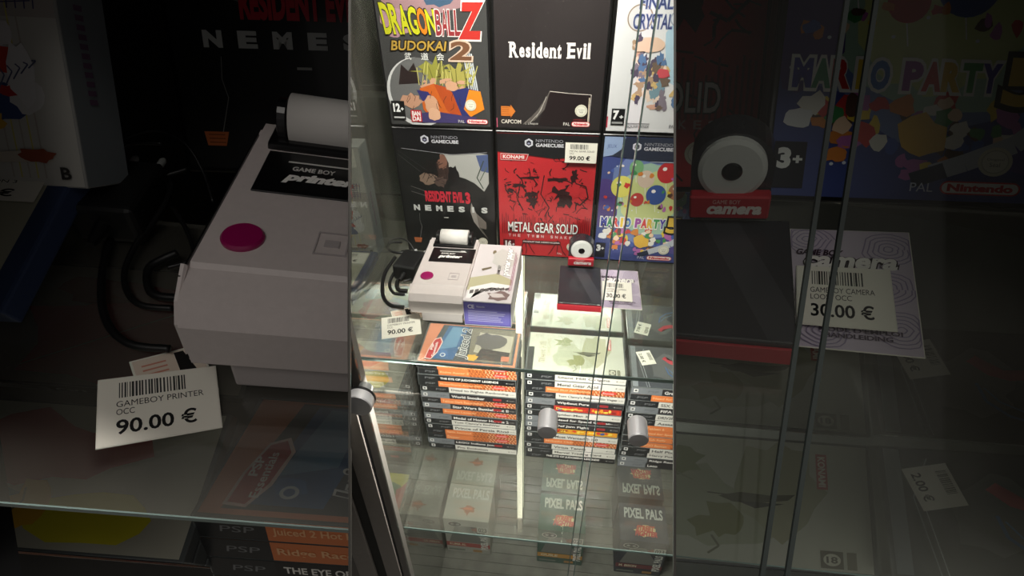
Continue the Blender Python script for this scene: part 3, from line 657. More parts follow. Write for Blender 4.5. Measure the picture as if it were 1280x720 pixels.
def psp_case(label, kind, title, loc, cover=None, group=None, dim=(.172, .103, .0147), sticker=False, shell=None):
    w_, d, h = dim
    t = thing('handheld_game_case', label, 'game case', loc, group=group)
    bm = bmesh.new(); bm_box(bm, -w_/2, w_/2, .0005, d, .0002, h-.0002, .0012, 2); finish(bm, 'case_shell', GREYP, t)
    a, W, H = spine_art(kind, title, w_, h)
    a.build('spine_insert', t, (-W/2000, .0004, .0005), (1, 0, 0), (0, 0, 1))
    if cover:
        c = cover_art(cover, w_*1000-6, d*1000-5)
        c.build('cover_insert', t, (-w_/2+.003, .003, h-.0002), (1, 0, 0), (0, 1, 0))
    if sticker:
        p = Art(); price_art(p, 0, 0, 34, 26, [], '2.00 €', 9); p.build('price_sticker', t, (-w_/2+.012, d-.018, h+.0003), (.28, -.96, 0), (.96, .28, 0), PAPER)
    return t
LSTACK = ['orange|Juiced 2 Hot Import Nights', 'orange|Ridge Racer 2', 'black|THE EYE OF JUDGMENT LEGENDS', 'orange|MotorStorm Arctic Edge', 'white|Dead to Rights Reckoning', 'grey|World Snooker', 'orange|Tekken Dark Resurrection', 'grey|Star Wars Battlefront II', 'orange|Burnout Legends', 'grey|Medal of Honor Heroes 2',
          'white|Tom Clancy\'s EndWar', 'white|Prince of Persia Rival', 'orange|Split Second', 'orange|Daxter', 'grey|LEGO Indiana Jones', 'white|Pro Evolution']
MSTACK = ['white|Silent Hill Origins', 'white|Metal Gear Acid', 'orange|Metal Slug Anthology', 'white|Tom Clancy\'s Rainbow Six Vegas', 'grey|WipEout Pure', 'fire|Dragon Run', 'white|Spider-Man 3', 'grey|Need for Speed Carbon', 'grey|Def Jam Fight', 'gold|BUZZ',
          'white|Most Wanted 5-1-0', 'orange|Midnight Club', 'white|Virtua Tennis', 'white|Marvel Trading Card', 'black|THE EYE OF JUDGMENT LEGENDS']
RSTACK = ['grey|Gran Turismo', 'orange|Need for Speed', 'white|SSX on Tour', 'grey|FIFA 09', 'white|DRIV3R', 'white|Assassin\'s', 'orange|Tekken 6', 'orange|Need for Speed', 'orange|SEGA Rally', 'orange|LEGO Batman', 'white|Half Pixel', 'white|Harry Potter', 'grey|Ridge Racer', 'grey|Loco']
CW = {'orange': 'orange-spined', 'white': 'white-spined', 'grey': 'grey and black-spined', 'black': 'black-spined', 'fire': 'red and gold-spined', 'gold': 'yellow-spined'}
ORD = ['topmost', 'second', 'third', 'fourth', 'fifth', 'sixth', 'seventh', 'eighth', 'ninth', 'tenth', 'eleventh', 'twelfth', 'thirteenth', 'fourteenth', 'fifteenth', 'sixteenth']
def stack(items, x, y, base, pitch, where, w_, cover, sticker=False, grp=''):
    n = len(items)
    for i, it in enumerate(items):
        k, ttl = it.split('|'); z = base+(n-1-i)*pitch; r = random.Random(i*7+n); rz = r.uniform(-.006, .006)
        t = psp_case('%s handheld game case, %s from the top in the %s' % (CW[k], ORD[i] if i else 'first', where) if i else '%s handheld game case with its cover up, top of the %s' % (CW[k], where),
                     k, ttl, (x+r.uniform(-.0015, .0015), y+r.uniform(-.001, .001), z), cover if i == 0 else None, grp, (w_, .103, pitch-.0001), sticker and i == 0)
        t.rotation_euler.z = rz
stack(LSTACK, .0775, -.018, Z_LOW, .01475, 'left stack', .174, 'racing', grp='handheld game cases in the left stack')
stack(MSTACK, .2650, -.020, Z_LOW, .01550, 'middle stack', .171, 'fog', grp='handheld game cases in the middle stack')
stack(RSTACK, .4420, -.022, Z_LOW, .01550, 'right stack', .171, 'stickered', True, grp='handheld game cases in the right stack')

# ------------------------------------------------------------------ things on the upper shelf
def printer(label, loc=(0, 0, 0), rot=(0, 0, 0)):
    t = thing('thermal_printer', label, 'printer', loc, rot)
    bm = bmesh.new(); bm_prism(bm, [(0, .0165), (0, .034), (.006, .0415), (.020, .0440), (.022, .0452), (.128, .0452), (.128, .0165)], -.035, .035)
    bmesh.ops.bevel(bm, geom=[e for e in bm.edges if abs(e.verts[0].co.x-e.verts[1].co.x) < .001], offset=.0022, segments=3, affect='EDGES')
    finish(bm, 'body', PRN, t)
    bm = bmesh.new(); bm_box(bm, -.021, .031, .004, .124, 0, .0162, .0015); finish(bm, 'base', PRN2, t)
    bm = bmesh.new(); bm_box(bm, -.0245, .0335, .070, .103, .0453, .0460, .0003, 1); finish(bm, 'label_plate', BLACKP, t)
    a = Art(); a.lim = (); a.rect(-14, 22, 22, 23.2, (214, 212, 208)); a.rect(14, 23.4, 20, 25, (214, 212, 208)); a.text('GAME BOY', -11, 15.5, 8, 19, (206, 204, 200), bold=.03); a.text('printer', -12, 5.5, 18, 13.6, (236, 234, 230), bold=.06, slant=.35)
    a.build('lettering', t, (0, .072, .0461), (1, 0, 0), (0, 1, 0))
    bm = bmesh.new(); bm_lathe(bm, [(.0082, .0452), (.0082, .0462), (.0074, .0470), (.0005, .0472)], 'z', 36, Matrix.Translation((-.0185, .038, 0))); finish(bm, 'feed_button', mat('magenta_plastic', (142, 12, 82), .35, coat=.2), t)
    bm = bmesh.new()
    for (x0, x1, y0, y1) in ((-.0065, .0065, -.0070, -.0064), (-.0065, .0065, .0064, .0070), (-.0065, -.0059, -.0064, .0064), (.0059, .0065, -.0064, .0064), (-.003, .003, -.002, .002)):
        bm_box(bm, .0155+x0, .0155+x1, .040+y0, .040+y1, .0452, .0457)
    finish(bm, 'power_mark', PRN2, t)
    bm = bmesh.new(); bm_box(bm, -.0265, .0300, .105, .132, .036, .0480, .002); finish(bm, 'paper_tray', BLACKP, t)
    for s in (-1, 1):
        bm = bmesh.new(); bm_lathe(bm, [(.0085, -.0025), (.010, -.0018), (.010, .0018), (.0085, .0025)], 'x', 24, Matrix.Translation((s*.0225+.0015, .122, .0500))); finish(bm, 'roll_holder', BLACKP, t)
    bm = bmesh.new(); bm_lathe(bm, [(.0088, -.0190), (.0116, -.0188), (.0116, .0188), (.0088, .0190)], 'x', 36, Matrix.Translation((.0015, .121, .0510)))
    for f in bm.faces: f.smooth = len(f.verts) == 4
    finish(bm, 'paper_roll', mat('white_paper', (216, 212, 208), .8), t)
    box('ink_ribbon_strip', BLACKP, t, -.0350, -.0343, .015, .120, .020, .0440)
    return t
printer('light grey printer with a round magenta button, standing on the upper shelf', (.0820, -.1600, 0))
def paper_box(label, loc, rot=(0, 0, 0)):
    t = thing('paper_roll_box', label, 'box', loc, rot)
    bm = bmesh.new(); bm_box(bm, -.0295, .0295, .0004, .127, .0, .0390, .0007, 2); finish(bm, 'carton', mat('white_carton', (206, 200, 202), .5), t)
    a = Art(); a.rect(0, 0, 58, 36, (84, 76, 150)); a.rect(2, 2, 56, 34, (96, 88, 164)); a.text('CE', 5, 26, 13, 32, (216, 212, 230), bold=.03)
    r = random.Random(1); a.text('Nintendo', 16, 28, 26, 31, (200, 198, 220))
    for k in range(7): a.rect(5, 21.5-k*2.5, 5+r.uniform(34, 48), 22.6-k*2.5, (160, 154, 200))
    a.build('front_print', t, (-.029, .0003, .0015), (1, 0, 0), (0, 0, 1))
    a = Art(); a.rect(0, 0, 58, 125, (204, 196, 198)); a.poly([(0, 20), (0, 46), (34, 58), (54, 46), (54, 26), (30, 34)], (176, 170, 140)); a.poly([(2, 4), (4, 26), (30, 38), (56, 34), (56, 26), (30, 28), (12, 18), (8, 4)], (226, 222, 222))
    for k in range(8): a.poly([(5+k*6.2, 13+k*2.2-(k*k)*.12), (9.6+k*6.2, 15+k*2.2-(k*k)*.12), (9.2+k*6.2, 22+k*1.9-(k*k)*.12), (4.8+k*6.2, 20+k*1.9-(k*k)*.12)], (90, 84, 84))
    a.blob(42, 12, 14, 9, (120, 100, 98), 3, .25); a.blob(40, 12, 9, 5, (196, 186, 184), 4, .25)
    a.ell(24, 106, 2.4, 5, (120, 106, 84)); a.poly([(12, 66), (24, 72), (25, 69), (14, 62)], (110, 98, 78)); a.blob(40, 92, 16, 24, (190, 186, 182), 6, .2)
    a.text('printer paper', 39.6, 53.6, 51.2, 118.6, (60, 54, 56), bold=.09, slant=.2, rot=90); a.text('printer paper', 40, 54, 51, 118, (236, 232, 232), bold=.04, slant=.2, rot=90)
    a.text('GAME BOY', 33, 56, 37, 76, (60, 54, 54), rot=90, bold=.02)
    for k in range(4): a.rect(52.6+k*1.3, 20+k*2, 53.3+k*1.3, 108-k*6, (150, 100, 120)) if k < 3 else None
    a.build('top_print', t, (-.029, .001, .0391), (1, 0, 0), (0, 1, 0))
    return t
paper_box('white and purple printer paper carton lying right of the printer', (.1452, -.1590, 0), (0, 0, .0))
def tag_card(name, label, cat, loc, rot, lines, price, size=(48, 40), seed=3, group=None, plain=None):
    t = thing(name, label, cat, loc, rot, group=group); W, H = size
    bm = bmesh.new(); bm_box(bm, -W/2000, W/2000, 0, H/1000, 0, .0007, .0002, 1); finish(bm, 'card', mat('label_card', (232, 228, 216), .7), t)
    a = Art(step=.00003); a.lim = (W, H)
    if plain: plain(a, W, H)
    else: price_art(a, .6, .6, W-1.2, H-1.2, lines, price, seed)
    a.build('print', t, (-W/2000, 0, .0007), (1, 0, 0), (0, 1, 0), PAPER)
    return t
def slip_art(a, W, H):
    a.rect(1, 1, W-1, H-1, (222, 206, 190)); 
    for k in range(5): a.rect(4, H-6-k*3, 14, H-5-k*3, (206, 140, 120))
    a.poly([(18, H-2), (22, H-2), (26, 10), (18, 8)], (30, 28, 28)); a.rect(20, H-8, 28, H-5, (30, 28, 28))
tag_card('price_tag', 'white price tag reading 90.00 in front of the printer', 'price tag', (.0440, -.1905, .0022), (0, 0, .31), ['GAMEBOY PRINTER', 'OCC'], '90.00 €')
tag_card('paper_slip', 'small cream slip with red print tucked behind the 90.00 price tag', 'paper slip', (.0435, -.1660, .0004), (0, 0, .45), [], '', (30, 32), plain=slip_art)

def pocket_camera(label, loc, rot=(0, 0, 0)):
    t = thing('pocket_camera', label, 'camera', loc, rot)
    bm = bmesh.new(); bm_box(bm, -.028, .028, .0015, .084, 0, .012, .0012, 2); finish(bm, 'body', mat('dark_grey_plastic', (40, 40, 46), .28, coat=.3), t)
    box('red_strip', mat('red_plastic', (182, 30, 46), .35), t, -.0282, .0282, -.0002, .0013, .0005, .0095, .0003)
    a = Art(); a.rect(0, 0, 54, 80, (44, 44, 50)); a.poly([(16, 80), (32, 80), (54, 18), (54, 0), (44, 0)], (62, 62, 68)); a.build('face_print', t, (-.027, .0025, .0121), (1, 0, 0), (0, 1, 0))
    bm = bmesh.new()                                                # raised head with rounded top
    prof = [(-.0175, .012), (-.0175, .040)]+[(.0175*math.cos(math.pi-k*math.pi/12), .040+.0155*math.sin(math.pi-k*math.pi/12)) for k in range(1, 12)]+[(.0175, .040), (.0175, .012)]
    bm_prism(bm, prof, .084, .100, 'y'); finish(bm, 'head', mat('dark_grey_plastic'), t)
    bm = bmesh.new(); bm_lathe(bm, [(.0145, .0838), (.0145, .0810), (.0125, .0800), (.0045, .0798)], 'y', 36, Matrix.Translation((0, 0, .0400))); finish(bm, 'lens_ring', mat('white_plastic', (206, 206, 204), .4), t)
    bm = bmesh.new(); bm_lathe(bm, [(.0044, .0797), (.0036, .0790), (.0005, .0788)], 'y', 24, Matrix.Translation((0, 0, .0400))); finish(bm, 'lens', mat('lens_black', (6, 6, 8), .1), t)
    bm = bmesh.new(); bm_box(bm, -.0175, .0175, .0770, .0838, .0170, .0290, .0008, 1); finish(bm, 'label_plate', mat('red_plastic'), t)
    a = Art(); a.text('GAME BOY', -6, 6.2, 4, 8, (230, 180, 176)); a.text('camera', -8, 1.6, 12, 5.4, (238, 226, 224), bold=.05, slant=.2); a.build('lettering', t, (0, .0769, .0180), (1.2, 0, 0), (0, 0, 1.2))
    return t
pocket_camera('dark grey pocket camera with white ringed lens and red label, lying on the upper shelf', (.2570, -.1180, 0))
def manual_art(a, W, H):
    a.rect(.5, .5, W-.5, H-.5, (196, 184, 200)); r = random.Random(3)
    for (cx, cy) in ((8, H-8), (W-10, H-14), (W-8, 16), (W-12, H/2), (14, 12)):
        for k in range(5):
            n = 18; q = [(cx+(2+k*2.4)*(1+.12*math.sin(i*1.3+cx))*math.cos(2*math.pi*i/n), cy+(2+k*2.4)*math.sin(2*math.pi*i/n)) for i in range(n+1)]
            q = [(min(max(x, 1), W-1), min(max(y, 1), H-1)) for x, y in q]; a.line(q, .6, (150, 138, 164))
    a.text('GAME BOY', 3, H-21, 24, H-16.5, (70, 54, 66), bold=.04, slant=.2)
    a.text('camera', 6, H-30.6, W-6, H-20.6, (50, 40, 46), bold=.1, slant=.2); a.text('camera', 6.6, H-30, W-6.6, H-21.4, (236, 232, 228), bold=.04, slant=.2)
    a.text('MODE D\'EMPLOI', 12, 11.5, W-8, 14.5, (90, 78, 92), bold=.02); a.text('HANDLEIDING', 14, 7.5, W-12, 10.5, (90, 78, 92), bold=.02)
t_man = tag_card('booklet', 'lilac patterned instruction booklet right of the pocket camera', 'booklet', (.3110, -.1080, 0), (0, 0, 0), [], '', (54, 86), plain=manual_art)
tag_card('price_tag', 'white price tag reading 30.00 stuck on the lilac booklet', 'price tag', (.3065, -.0935, .0011), (0, 0, -.02), ['GAMEBOY CAMERA', 'LOOSE OCC'], '30.00 €', (40, 42), seed=8)

def cables(name, label, paths, bay=None, adapter=True, side=None):
    pts0 = None; tubes = []
    for path, r in paths: tubes.append(([bayp(x, y, z, bay) if bay else at(x, y, 2, z) for x, y, z in path], r))
    o0 = tubes[0][0][0].copy(); t = thing(name, label, 'cable', o0)
    for P_, r in tubes:
        bm = bmesh.new(); bm_tube(bm, [p-o0 for p in P_], r, 8, 7); finish(bm, 'cord', CABLE, t, smooth=True)
    return t
BAY = {'L': ((0.013, -0.37, 0.315), (0.175, 0.145, 0.188)), 'R': ((0.088, -0.286, 0.261), (0.265, -0.125, -0.207))}
def bayp(px, py, z, side):
    """the same spot in the nearer bay"""
    p = at(px, py, 2, z); l, r = BAY[side]; q = Euler(r).to_matrix() @ p + Vector(l)
    return at_depth(640+(px-640)*3.168, 360+(py-360)*3.168, (q-CAM).dot(AF))
CP = [([(484, 310, .016), (488, 301, .02), (500, 298, .022), (511, 303, .02), (518, 314, .012), (522, 326, .006)], .0012),
      ([(512, 313, .012), (500, 316, .012), (489, 314, .012), (484, 308, .014), (490, 303, .016), (502, 303, .016)], .0020),
      ([(503, 314, .01), (505, 322, .01), (499, 333, .008), (491, 344, .006), (487, 356, .004), (492, 366, .004), (506, 368, .004)], .0022),
      ([(494, 322, .006), (482, 340, .005), (478, 358, .005), (480, 373, .005), (489, 382, .005), (505, 384, .005)], .0026),
      ([(506, 328, .008), (512, 338, .006), (514, 348, .006), (504, 352, .006)], .0016), ([(508, 346, .006), (497, 352, .005), (498, 362, .004), (509, 364, .004)], .0030)]
cables('power_cable', 'tangled black cable lying left of the printer', CP)
def adapter(label, loc, rot):
    t = thing('power_adapter', label, 'power adapter', loc, rot)
    bm = bmesh.new(); bm_box(bm, -.017, .017, -.022, .022, 0, .024, .004, 3); finish(bm, 'housing', mat('black_plastic', (20, 20, 21), .45), t)
    bm = bmesh.new()
    for s in (-1, 1): bm_lathe(bm, [(.002, .022), (.002, .038), (.001, .040)], 'y', 12, Matrix.Translation((s*.0075, 0, .012)))
    finish(bm, 'pins', METAL, t)
    bm = bmesh.new(); bm_lathe(bm, [(.004, -.022), (.003, -.030), (.0018, -.036)], 'y', 12, Matrix.Translation((0, 0, .012))); finish(bm, 'strain_relief', CABLE, t)
    return t
adapter('black plug adapter lying in the cable tangle left of the printer', (.020, -.055, 0), (0, 0, -.15))

# things beyond the side glass, in the neighbouring bay
def sports_box(label, loc, rot=(0, 0, 0), price=True):
    t = thing('game_box', label, 'game box', loc, rot)
    bm = bmesh.new(); bm_box(bm, -.067, .067, .0006, .030, 0, .170, .0015, 2); finish(bm, 'carton', mat('grey_carton', (158, 158, 156), .5), t)
    a = Art(); a.rect(0, 0, 132, 168, (196, 194, 188)); a.rect(0, 90, 132, 104, (176, 168, 164))
    for k in range(5): a.line([(98+k*4, 4), (98+k*4, 168)], .7, (206, 196, 110) if k % 2 else (178, 170, 160))
    a.text('NHL', 60, 110, 116, 134, (190, 44, 44), bold=.05); a.text('TM', 118, 112, 124, 115, (160, 60, 60))
    for k in range(7): a.line([(98, 96+k*3), (122, 98+k*3)], .6, (84, 80, 120)); a.line([(99+k*4, 94), (101+k*4, 118)], .6, (84, 80, 120))
    a.blob(98, 58, 22, 18, (206, 202, 206), 3, .2); a.blob(106, 68, 9, 8, (200, 70, 52), 4, .2); a.blob(94, 44, 18, 10, (70, 84, 130), 5, .35); a.blob(112, 50, 8, 10, (216, 214, 214), 6, .2); a.blob(88, 34, 14, 7, (214, 170, 70), 7, .3); a.blob(104, 52, 8, 3, (190, 60, 60), 9, .3)
    a.blob(90, 76, 12, 9, (196, 84, 50), 31, .25); a.blob(86, 62, 8, 12, (210, 110, 60), 32, .3); a.blob(104, 82, 7, 7, (216, 212, 214), 33, .2); a.blob(78, 48, 10, 8, (60, 76, 124), 34, .3); a.blob(112, 60, 6, 16, (222, 220, 222), 35, .2); a.blob(82, 30, 10, 5, (232, 228, 220), 36, .3)
    for k in range(9): a.line([(84+k*4, 40+k*3), (88+k*4, 52+k*2), (86+k*4, 60+k)], .7, (96, 100, 130))
    a.poly([(60, 14), (110, 20), (120, 14), (60, 10)], (200, 190, 176)); a.blob(112, 17, 9, 4, (156, 84, 62), 8, .2); a.text('B', 122, 4, 127, 11, (60, 58, 56), bold=.03)
    a.build('front_print', t, (-.066, .0005, .001), (1, 0, 0), (0, 0, 1), PAPER)
    s = Art(); s.rect(0, 0, 28, 168, (124, 130, 134)); [s.rect(9, 96-k*5, 14, 99-k*5, (110, 84, 108)) for k in range(11)]; s.build('side_print', t, (.0671, .001, .001), (0, 1, 0), (0, 0, 1), PAPER)
    if price:
        p = Art(); p.lim = (38, 26); price_art(p, 0, 0, 38, 26, ['SUPER NES'], '5.00 €', 4); p.build('price_sticker', t, (.022, -.0002, .142), (1, 0, 0), (0, 0, 1), PAPER)
    return t
def blue_box(label, loc, rot=(0, 0, 0)):
    t = thing('disc_case', label, 'game case', loc, rot)
    bm = bmesh.new(); bm_box(bm, -.067, .067, 0, .110, 0, .012, .0015, 2); finish(bm, 'case_shell', mat('blue_plastic', (56, 70, 104), .4, coat=.1), t)
    a = Art(); a.rect(0, 0, 124, 102, (178, 176, 156)); a.blob(80, 40, 30, 14, (150, 146, 128), 3, .3); a.blob(90, 20, 24, 12, (186, 184, 176), 5, .3); a.line([(40, 30), (100, 44), (116, 30)], 2, (120, 116, 104)); a.build('cover_insert', t, (-.0665, .004, .0121), (1, 0, 0), (0, 1, 0))
    p = Art(); price_art(p, 0, 0, 56, 26, ['PLAYSTATION 3'], '25.00 €', 4); p.build('price_sticker', t, (.001, .076, .0135), (1, 0, 0), (0, 1, 0), PAPER)
    return t
sports_box('tall pale sports game box beyond the side glass at the far left', (-.1050, -.022, 0))
blue_box('blue disc case with a price label lying flat at the far left', (-.1030, -.136, 0), (0, 0, 0))
NB = ['grey|Moto GP', 'orange|Wall', 'black|Colin', 'orange|Crash', 'white|Cars', 'grey|Ratchet', 'orange|Sims', 'black|God', 'white|Pets', 'orange|Worms', 'grey|Star', 'black|Yu']
r = random.Random(3)
for i in range(12):
    k, ttl = NB[i].split('|'); z = Z_LOW+(11-i)*.0165
    psp_case('%s flat game case beyond the side glass, %s from the top' % (CW[k], ORD[i]) if i else 'red and yellow covered case topping the stack beyond the side glass',
             k, ttl, (-.115+r.uniform(-.004, .004), -.06+r.uniform(-.004, .004), z), 'red_blob' if i == 0 else None, 'flat cases beyond the side glass', (.17, .125, .0163))
psp_case('yellow-green covered case leaning low beyond the side glass', 'gold', 'Fun', (-.085, -.19, Z_LOW), 'yellow', None, (.12, .10, .014))

# ------------------------------------------------------------------ figure boxes on the cabinet floor
def figure_box(label, loc, top, txt, stripe, logo, side, name_):
    t = thing('figure_box', label, 'box', loc, group='figure boxes on the cabinet floor')
    w_, d, h = .107, .092, .146
    bm = bmesh.new(); bm_box(bm, -w_/2, w_/2, .0004, d, 0, h, .0008, 1); finish(bm, 'carton', mat('carton_'+name_, top, .5), t)
    a = Art(); a.rect(0, 0, 106, 90, top); a.text('PIXEL PALS', 11, 54, 99, 80, txt, bold=.035)
    if logo == 'fight':
        a.blob(58, 26, 24, 13, (226, 206, 150), 3, .25, 14); a.text('STREET', 37, 24, 77, 38, (206, 78, 42), bold=.07, slant=.2); a.text('FIGHTER', 34, 12, 84, 25, (196, 58, 48), bold=.07, slant=.2)
    else:
        a.blob(54, 28, 18, 8, (160, 110, 84), 3, .45, 14); a.poly([(48, 24), (60, 24), (54, 10)], (150, 104, 84)); a.rect(44, 26, 64, 31, (206, 120, 84))
    a.build('top_print', t, (-.053, .001, h), (1, 0, 0), (0, 1, 0))
    a = Art(); W, H = 106, 144; a.rect(0, 0, W, H, top if name_ != 'white' else (176, 174, 166))
    a.poly([(8, 46), (26, 118), (60, 118), (96, 46)], (122, 122, 118)); a.poly([(60, 118), (96, 118), (96, 60)], (70, 66, 66)); a.ell(26, 124, 17, 11, (206, 206, 200)); a.ell(26, 124, 15.4, 9.4, (40, 42, 42)); a.ell(20, 124, 4, 4, (150, 152, 150)); a.ell(33, 124, 4, 4, (150, 152, 150))
    a.blob(74, 108, 10, 8, (146, 84, 66), 3, .3); a.rect(0, 26, W, 44, stripe); a.text({'green': 'GUILE', 'navy': 'M. BISON', 'white': 'KUMA AL'}[name_], 8, 30, 48, 40, (232, 220, 190), bold=.03)
    a.rect(4, 8, 44, 14, (120, 128, 118)); a.rect(64, 6, 86, 16, (176, 130, 70)); 
    a.rect(78, 96, 104, 122, (196, 196, 188)); a.text('023', 81, 100, 101, 118, (90, 90, 86), bold=.03)
    a.text('PIXEL PALS', 84, 20, 102, 92, (226, 226, 220), bold=.05, rot=90)
    a.build('front_print', t, (-.053, .0003, .001), (1, 0, 0), (0, 0, 1))
    return t
FB = Z_FLOOR
figure_box('dark green figure box with white lettering, standing in the middle of the cabinet floor', (.2630, -.005, FB), (44, 84, 70), (214, 216, 206), (206, 146, 54), 'fight', 1, 'green')
figure_box('dark navy figure box with white lettering at the right of the cabinet floor', (.4470, -.010, FB), (52, 54, 66), (206, 208, 204), (120, 46, 54), 'fight', 1, 'navy')
figure_box('pale grey figure box at the left of the cabinet floor', (.0420, -.002, FB), (172, 170, 160), (200, 198, 190), (176, 76, 72), 'emblem', 1, 'white')

# ------------------------------------------------------------------ left dim bay, nearer the viewer
DB = 'things in the dim left bay'
t = game_case('pursuer', 'large dim NEMESIS game case in the shadowed left bay', (0, 0, 0), None); place(t, 'L_re3')
t = sports_box('dim pale sports game box at the upper left corner of the picture', (0, 0, 0), price=False); place(t, 'L_hockey')
t = blue_box('dim blue disc case below the sports box at the left picture edge', (0, 0, 0)); place(t, 'L_blue'); t.location.z += .005
t = printer('dim large grey printer in the shadowed left bay', (0, 0, 0)); place(t, 'L_printer')
t = tag_card('price_tag', 'dim large price tag reading 90.00 at the lower left', 'price tag', (0, 0, 0), (0, 0, 0), ['GAMEBOY PRINTER', 'OCC'], '90.00 €'); place(t, 'L_tag')
t = tag_card('paper_slip', 'dim cream slip with black mark behind the large 90.00 tag', 'paper slip', (0, 0, 0), (0, 0, 0), [], '', (30, 32), plain=slip_art); place(t, 'L_tagback')
l, r_, s_ = FIT['L_stack']; RM = Euler(r_).to_matrix(); SC = Matrix.Diagonal(s_)
for i in range(5):
    k, ttl = LSTACK[i].split('|')
    t = psp_case(('dim racing game case with red badge below the large left printer' if i == 0 else 'dim %s case, %s from the top under the left racing case' % (CW[k], ORD[i])), k, ttl, (0, 0, 0), 'racing' if i == 0 else None, 'dim stacked cases in the left bay', (.174, .103, .0146))
    t.location = Vector(l) + RM @ (SC @ Vector((0, 0, (4-i)*.0147))); t.rotation_euler = r_; t.scale = s_; clip(t, 'L')
t = psp_case('dim red and yellow covered case at the lower left picture edge', 'grey', 'Star', (0, 0, 0), 'red_blob', None, (.17, .12, .0145)); place(t, 'L_red')
t = psp_case('dim reddish copy standing for a mirror reflection behind the 90.00 tag', 'grey', 'Cars', (0, 0, 0), 'red_plain', None, (.17, .12, .0145)); place(t, 'L_redm')  # added case in place of the red cover's mirror reflection
l, r_, s_ = FIT['L_red']; RM = Euler(r_).to_matrix(); SC = Matrix.Diagonal(s_)
for i in range(1, 5):
    k, ttl = NB[i].split('|')
    t = psp_case('dim %s flat case, %s down under the red and yellow cover' % (CW[k], ORD[i]), k, ttl, (0, 0, 0), None, 'dim flat cases at the lower left', (.17, .12, .0145))
    t.location = Vector(l) + RM @ (SC @ Vector((0, 0, -i*.0147*1.6))); t.rotation_euler = r_; t.scale = (s_[0], s_[1], 1.5); clip(t, 'L')
cables('power_cable', 'dim thick black cable coiled left of the large printer', [(p, r*.7) for p, r in CP], 'L')
a0 = adapter('dim black plug adapter in the cable coil of the left bay', (0, 0, 0), (0, 0, 0))
l, r_ = BAY['L']; a0.location = bayp(489, 332, .002, 'L'); a0.rotation_euler = r_

def quad_plate(name, label, pts, th, nrm, m=GLASS):
    """glass plate lying in the plane of its bay; pts are its corners, first two along the front edge"""
    q = [Vector(p) for p in pts]; n = Vector(nrm).normalized()*th; o0 = q[0].copy(); t = thing(name, label, 'shelf', o0)
    bm = bmesh.new(); A = [bm.verts.new(p-o0-n) for p in q]; B = [bm.verts.new(p-o0) for p in q]
    bm.faces.new(A[::-1]); bm.faces.new(B)
    for i in range(1, 4): bm.faces.new((A[i], A[(i+1) % 4], B[(i+1) % 4], B[i]))
    finish(bm, 'pane', m, t)
    e = (q[1]-q[0]).normalized(); f = n.cross(e).normalized()*.0006
    bm = bmesh.new(); A = [bm.verts.new(p) for p in (q[0]-o0-n, q[1]-o0-n, q[1]-o0, q[0]-o0)]; B = [bm.verts.new(v.co-f if True else 0) for v in A]
    bm.faces.new(A); bm.faces.new(B[::-1])
    for i in range(4): bm.faces.new((A[i], B[i], B[(i+1) % 4], A[(i+1) % 4]))
    finish(bm, 'front_edge', GEDGE, t)
    return t
def on_plane(px, py, p0, n):
    d = at_depth(px, py, 1.0)-CAM; return CAM + d*((Vector(p0)-CAM).dot(n)/d.dot(n))
BGL = glass('hazed_glass', refl=.05, haze=.05)
n = Euler(FIT['L_printer'][1]).to_matrix() @ Vector((0, 0, 1)); p0 = Vector(FIT['L_printer'][0])-n*.0030
quad_plate('glass_shelf', 'dim glass shelf under the large printer in the left bay', [on_plane(x, y, p0, n) for x, y in ((-60, 622), (437.5, 661), (437.5, 300), (-60, 250))], .003, n, BGL)
bm = bmesh.new()                                                    # foot of the left bay's own dark post at the picture corner
q = [at_depth(*p_) for p_ in ((-30, 520, .30), (-4, 520, .30), (34, 760, .30), (-10, 760, .30), (-30, 520, .315), (-4, 520, .315), (34, 760, .315), (-10, 760, .315))]
v_ = [bm.verts.new(p_) for p_ in q]
for f_ in ((0,3,2,1),(4,5,6,7),(0,1,5,4),(1,2,6,5),(2,3,7,6),(3,0,4,7)): bm.faces.new([v_[i] for i in f_])
tag(finish(bm, 'trim_3', FK), kind='structure')
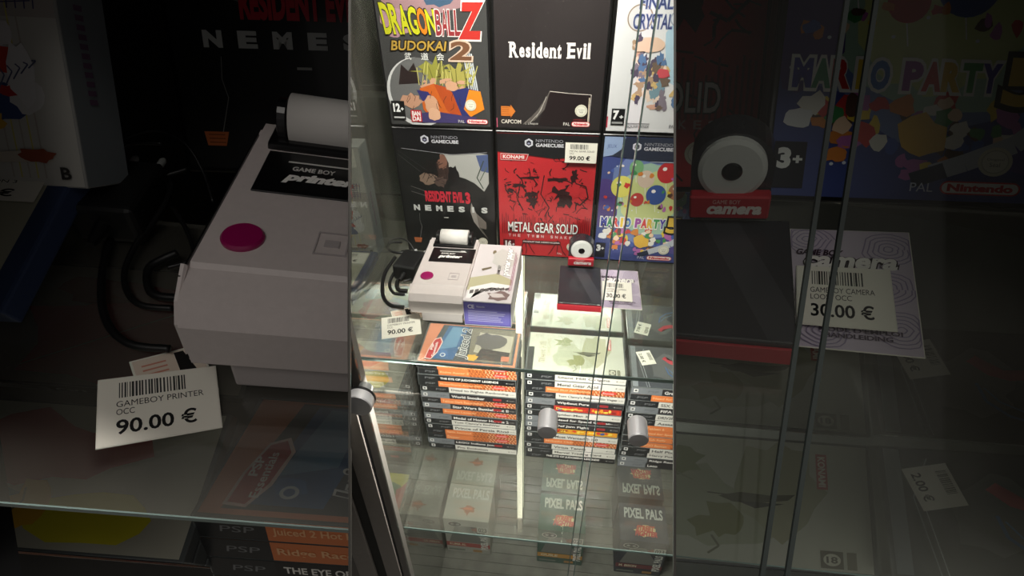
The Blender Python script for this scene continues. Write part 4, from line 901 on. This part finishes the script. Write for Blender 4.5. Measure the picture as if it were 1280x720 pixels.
# ------------------------------------------------------------------ right dim bay
t = game_case('snakes', 'dim red game case cut off by the board at the upper right bay', (0, 0, 0), None); place(t, 'R_mgs')
t = game_case('party', 'dim large party game case with coloured lettering at the upper right', (0, 0, 0), None); place(t, 'R_mp5'); t.location.z += .002
t = pocket_camera('dim large pocket camera with white lens ring beside the right board', (0, 0, 0)); place(t, 'R_cam')
t = tag_card('booklet', 'dim lilac instruction booklet in the right bay', 'booklet', (0, 0, 0), (0, 0, 0), [], '', (54, 86), plain=manual_art); place(t, 'R_manual')
t = tag_card('price_tag', 'dim price tag reading 30.00 on the large lilac booklet', 'price tag', (0, 0, 0), (0, 0, 0), ['GAMEBOY CAMERA', 'LOOSE OCC'], '30.00 €', (41, 42), seed=8); place(t, 'R_tag')
for key, cov, lab, g in (('R_sh', 'fog', 'dim pale foggy game case, the lower and nearer of the two at the right', None), ('R_shm', 'fog', 'dim copy standing for the mirror reflection of the pale foggy game case', None),
                         ('R_st', 'stickered', 'dim dark case with a price sticker in the lower right corner', None), ('R_stm', 'stickered', 'dim copy standing for the mirror reflection of the dark stickered case', None)):
    t = psp_case(lab, 'grey' if key in ('R_shm', 'R_stm') else 'white', '' if key in ('R_shm', 'R_stm') else 'Silent Hill Origins', (0, 0, 0), cov, g, (.172, .103, .0155), cov == 'stickered'); place(t, key)  # the farther pair is added in place of back-mirror reflections
n = Euler(FIT['R_manual'][1]).to_matrix() @ Vector((0, 0, 1)); p0 = Vector(FIT['R_manual'][0])-n*.0060
quad_plate('glass_shelf', 'dim glass shelf under the large camera in the right bay', [on_plane(x, y, p0, n) for x, y in ((843, 694), (1340, 745), (1340, 270), (843, 240))], .003, n, BGL)
# glass doors in front of the right bay: two panes meeting in a narrow slanting gap
def bay_pane(label, quad, edge_pts):
    c = sum((Vector(p) for p in quad), Vector())/4; t = thing('glass_door', label, 'glass door', c)
    def plate(nm, pts, th, m):
        q = [Vector(p)-c for p in pts]; n = AF*th; bm = bmesh.new(); A = [bm.verts.new(p) for p in q]; B = [bm.verts.new(p+n) for p in q]
        bm.faces.new(A); bm.faces.new(B[::-1])
        for i in range(4): bm.faces.new((A[i], B[i], B[(i+1) % 4], A[(i+1) % 4]))
        return finish(bm, nm, m, t)
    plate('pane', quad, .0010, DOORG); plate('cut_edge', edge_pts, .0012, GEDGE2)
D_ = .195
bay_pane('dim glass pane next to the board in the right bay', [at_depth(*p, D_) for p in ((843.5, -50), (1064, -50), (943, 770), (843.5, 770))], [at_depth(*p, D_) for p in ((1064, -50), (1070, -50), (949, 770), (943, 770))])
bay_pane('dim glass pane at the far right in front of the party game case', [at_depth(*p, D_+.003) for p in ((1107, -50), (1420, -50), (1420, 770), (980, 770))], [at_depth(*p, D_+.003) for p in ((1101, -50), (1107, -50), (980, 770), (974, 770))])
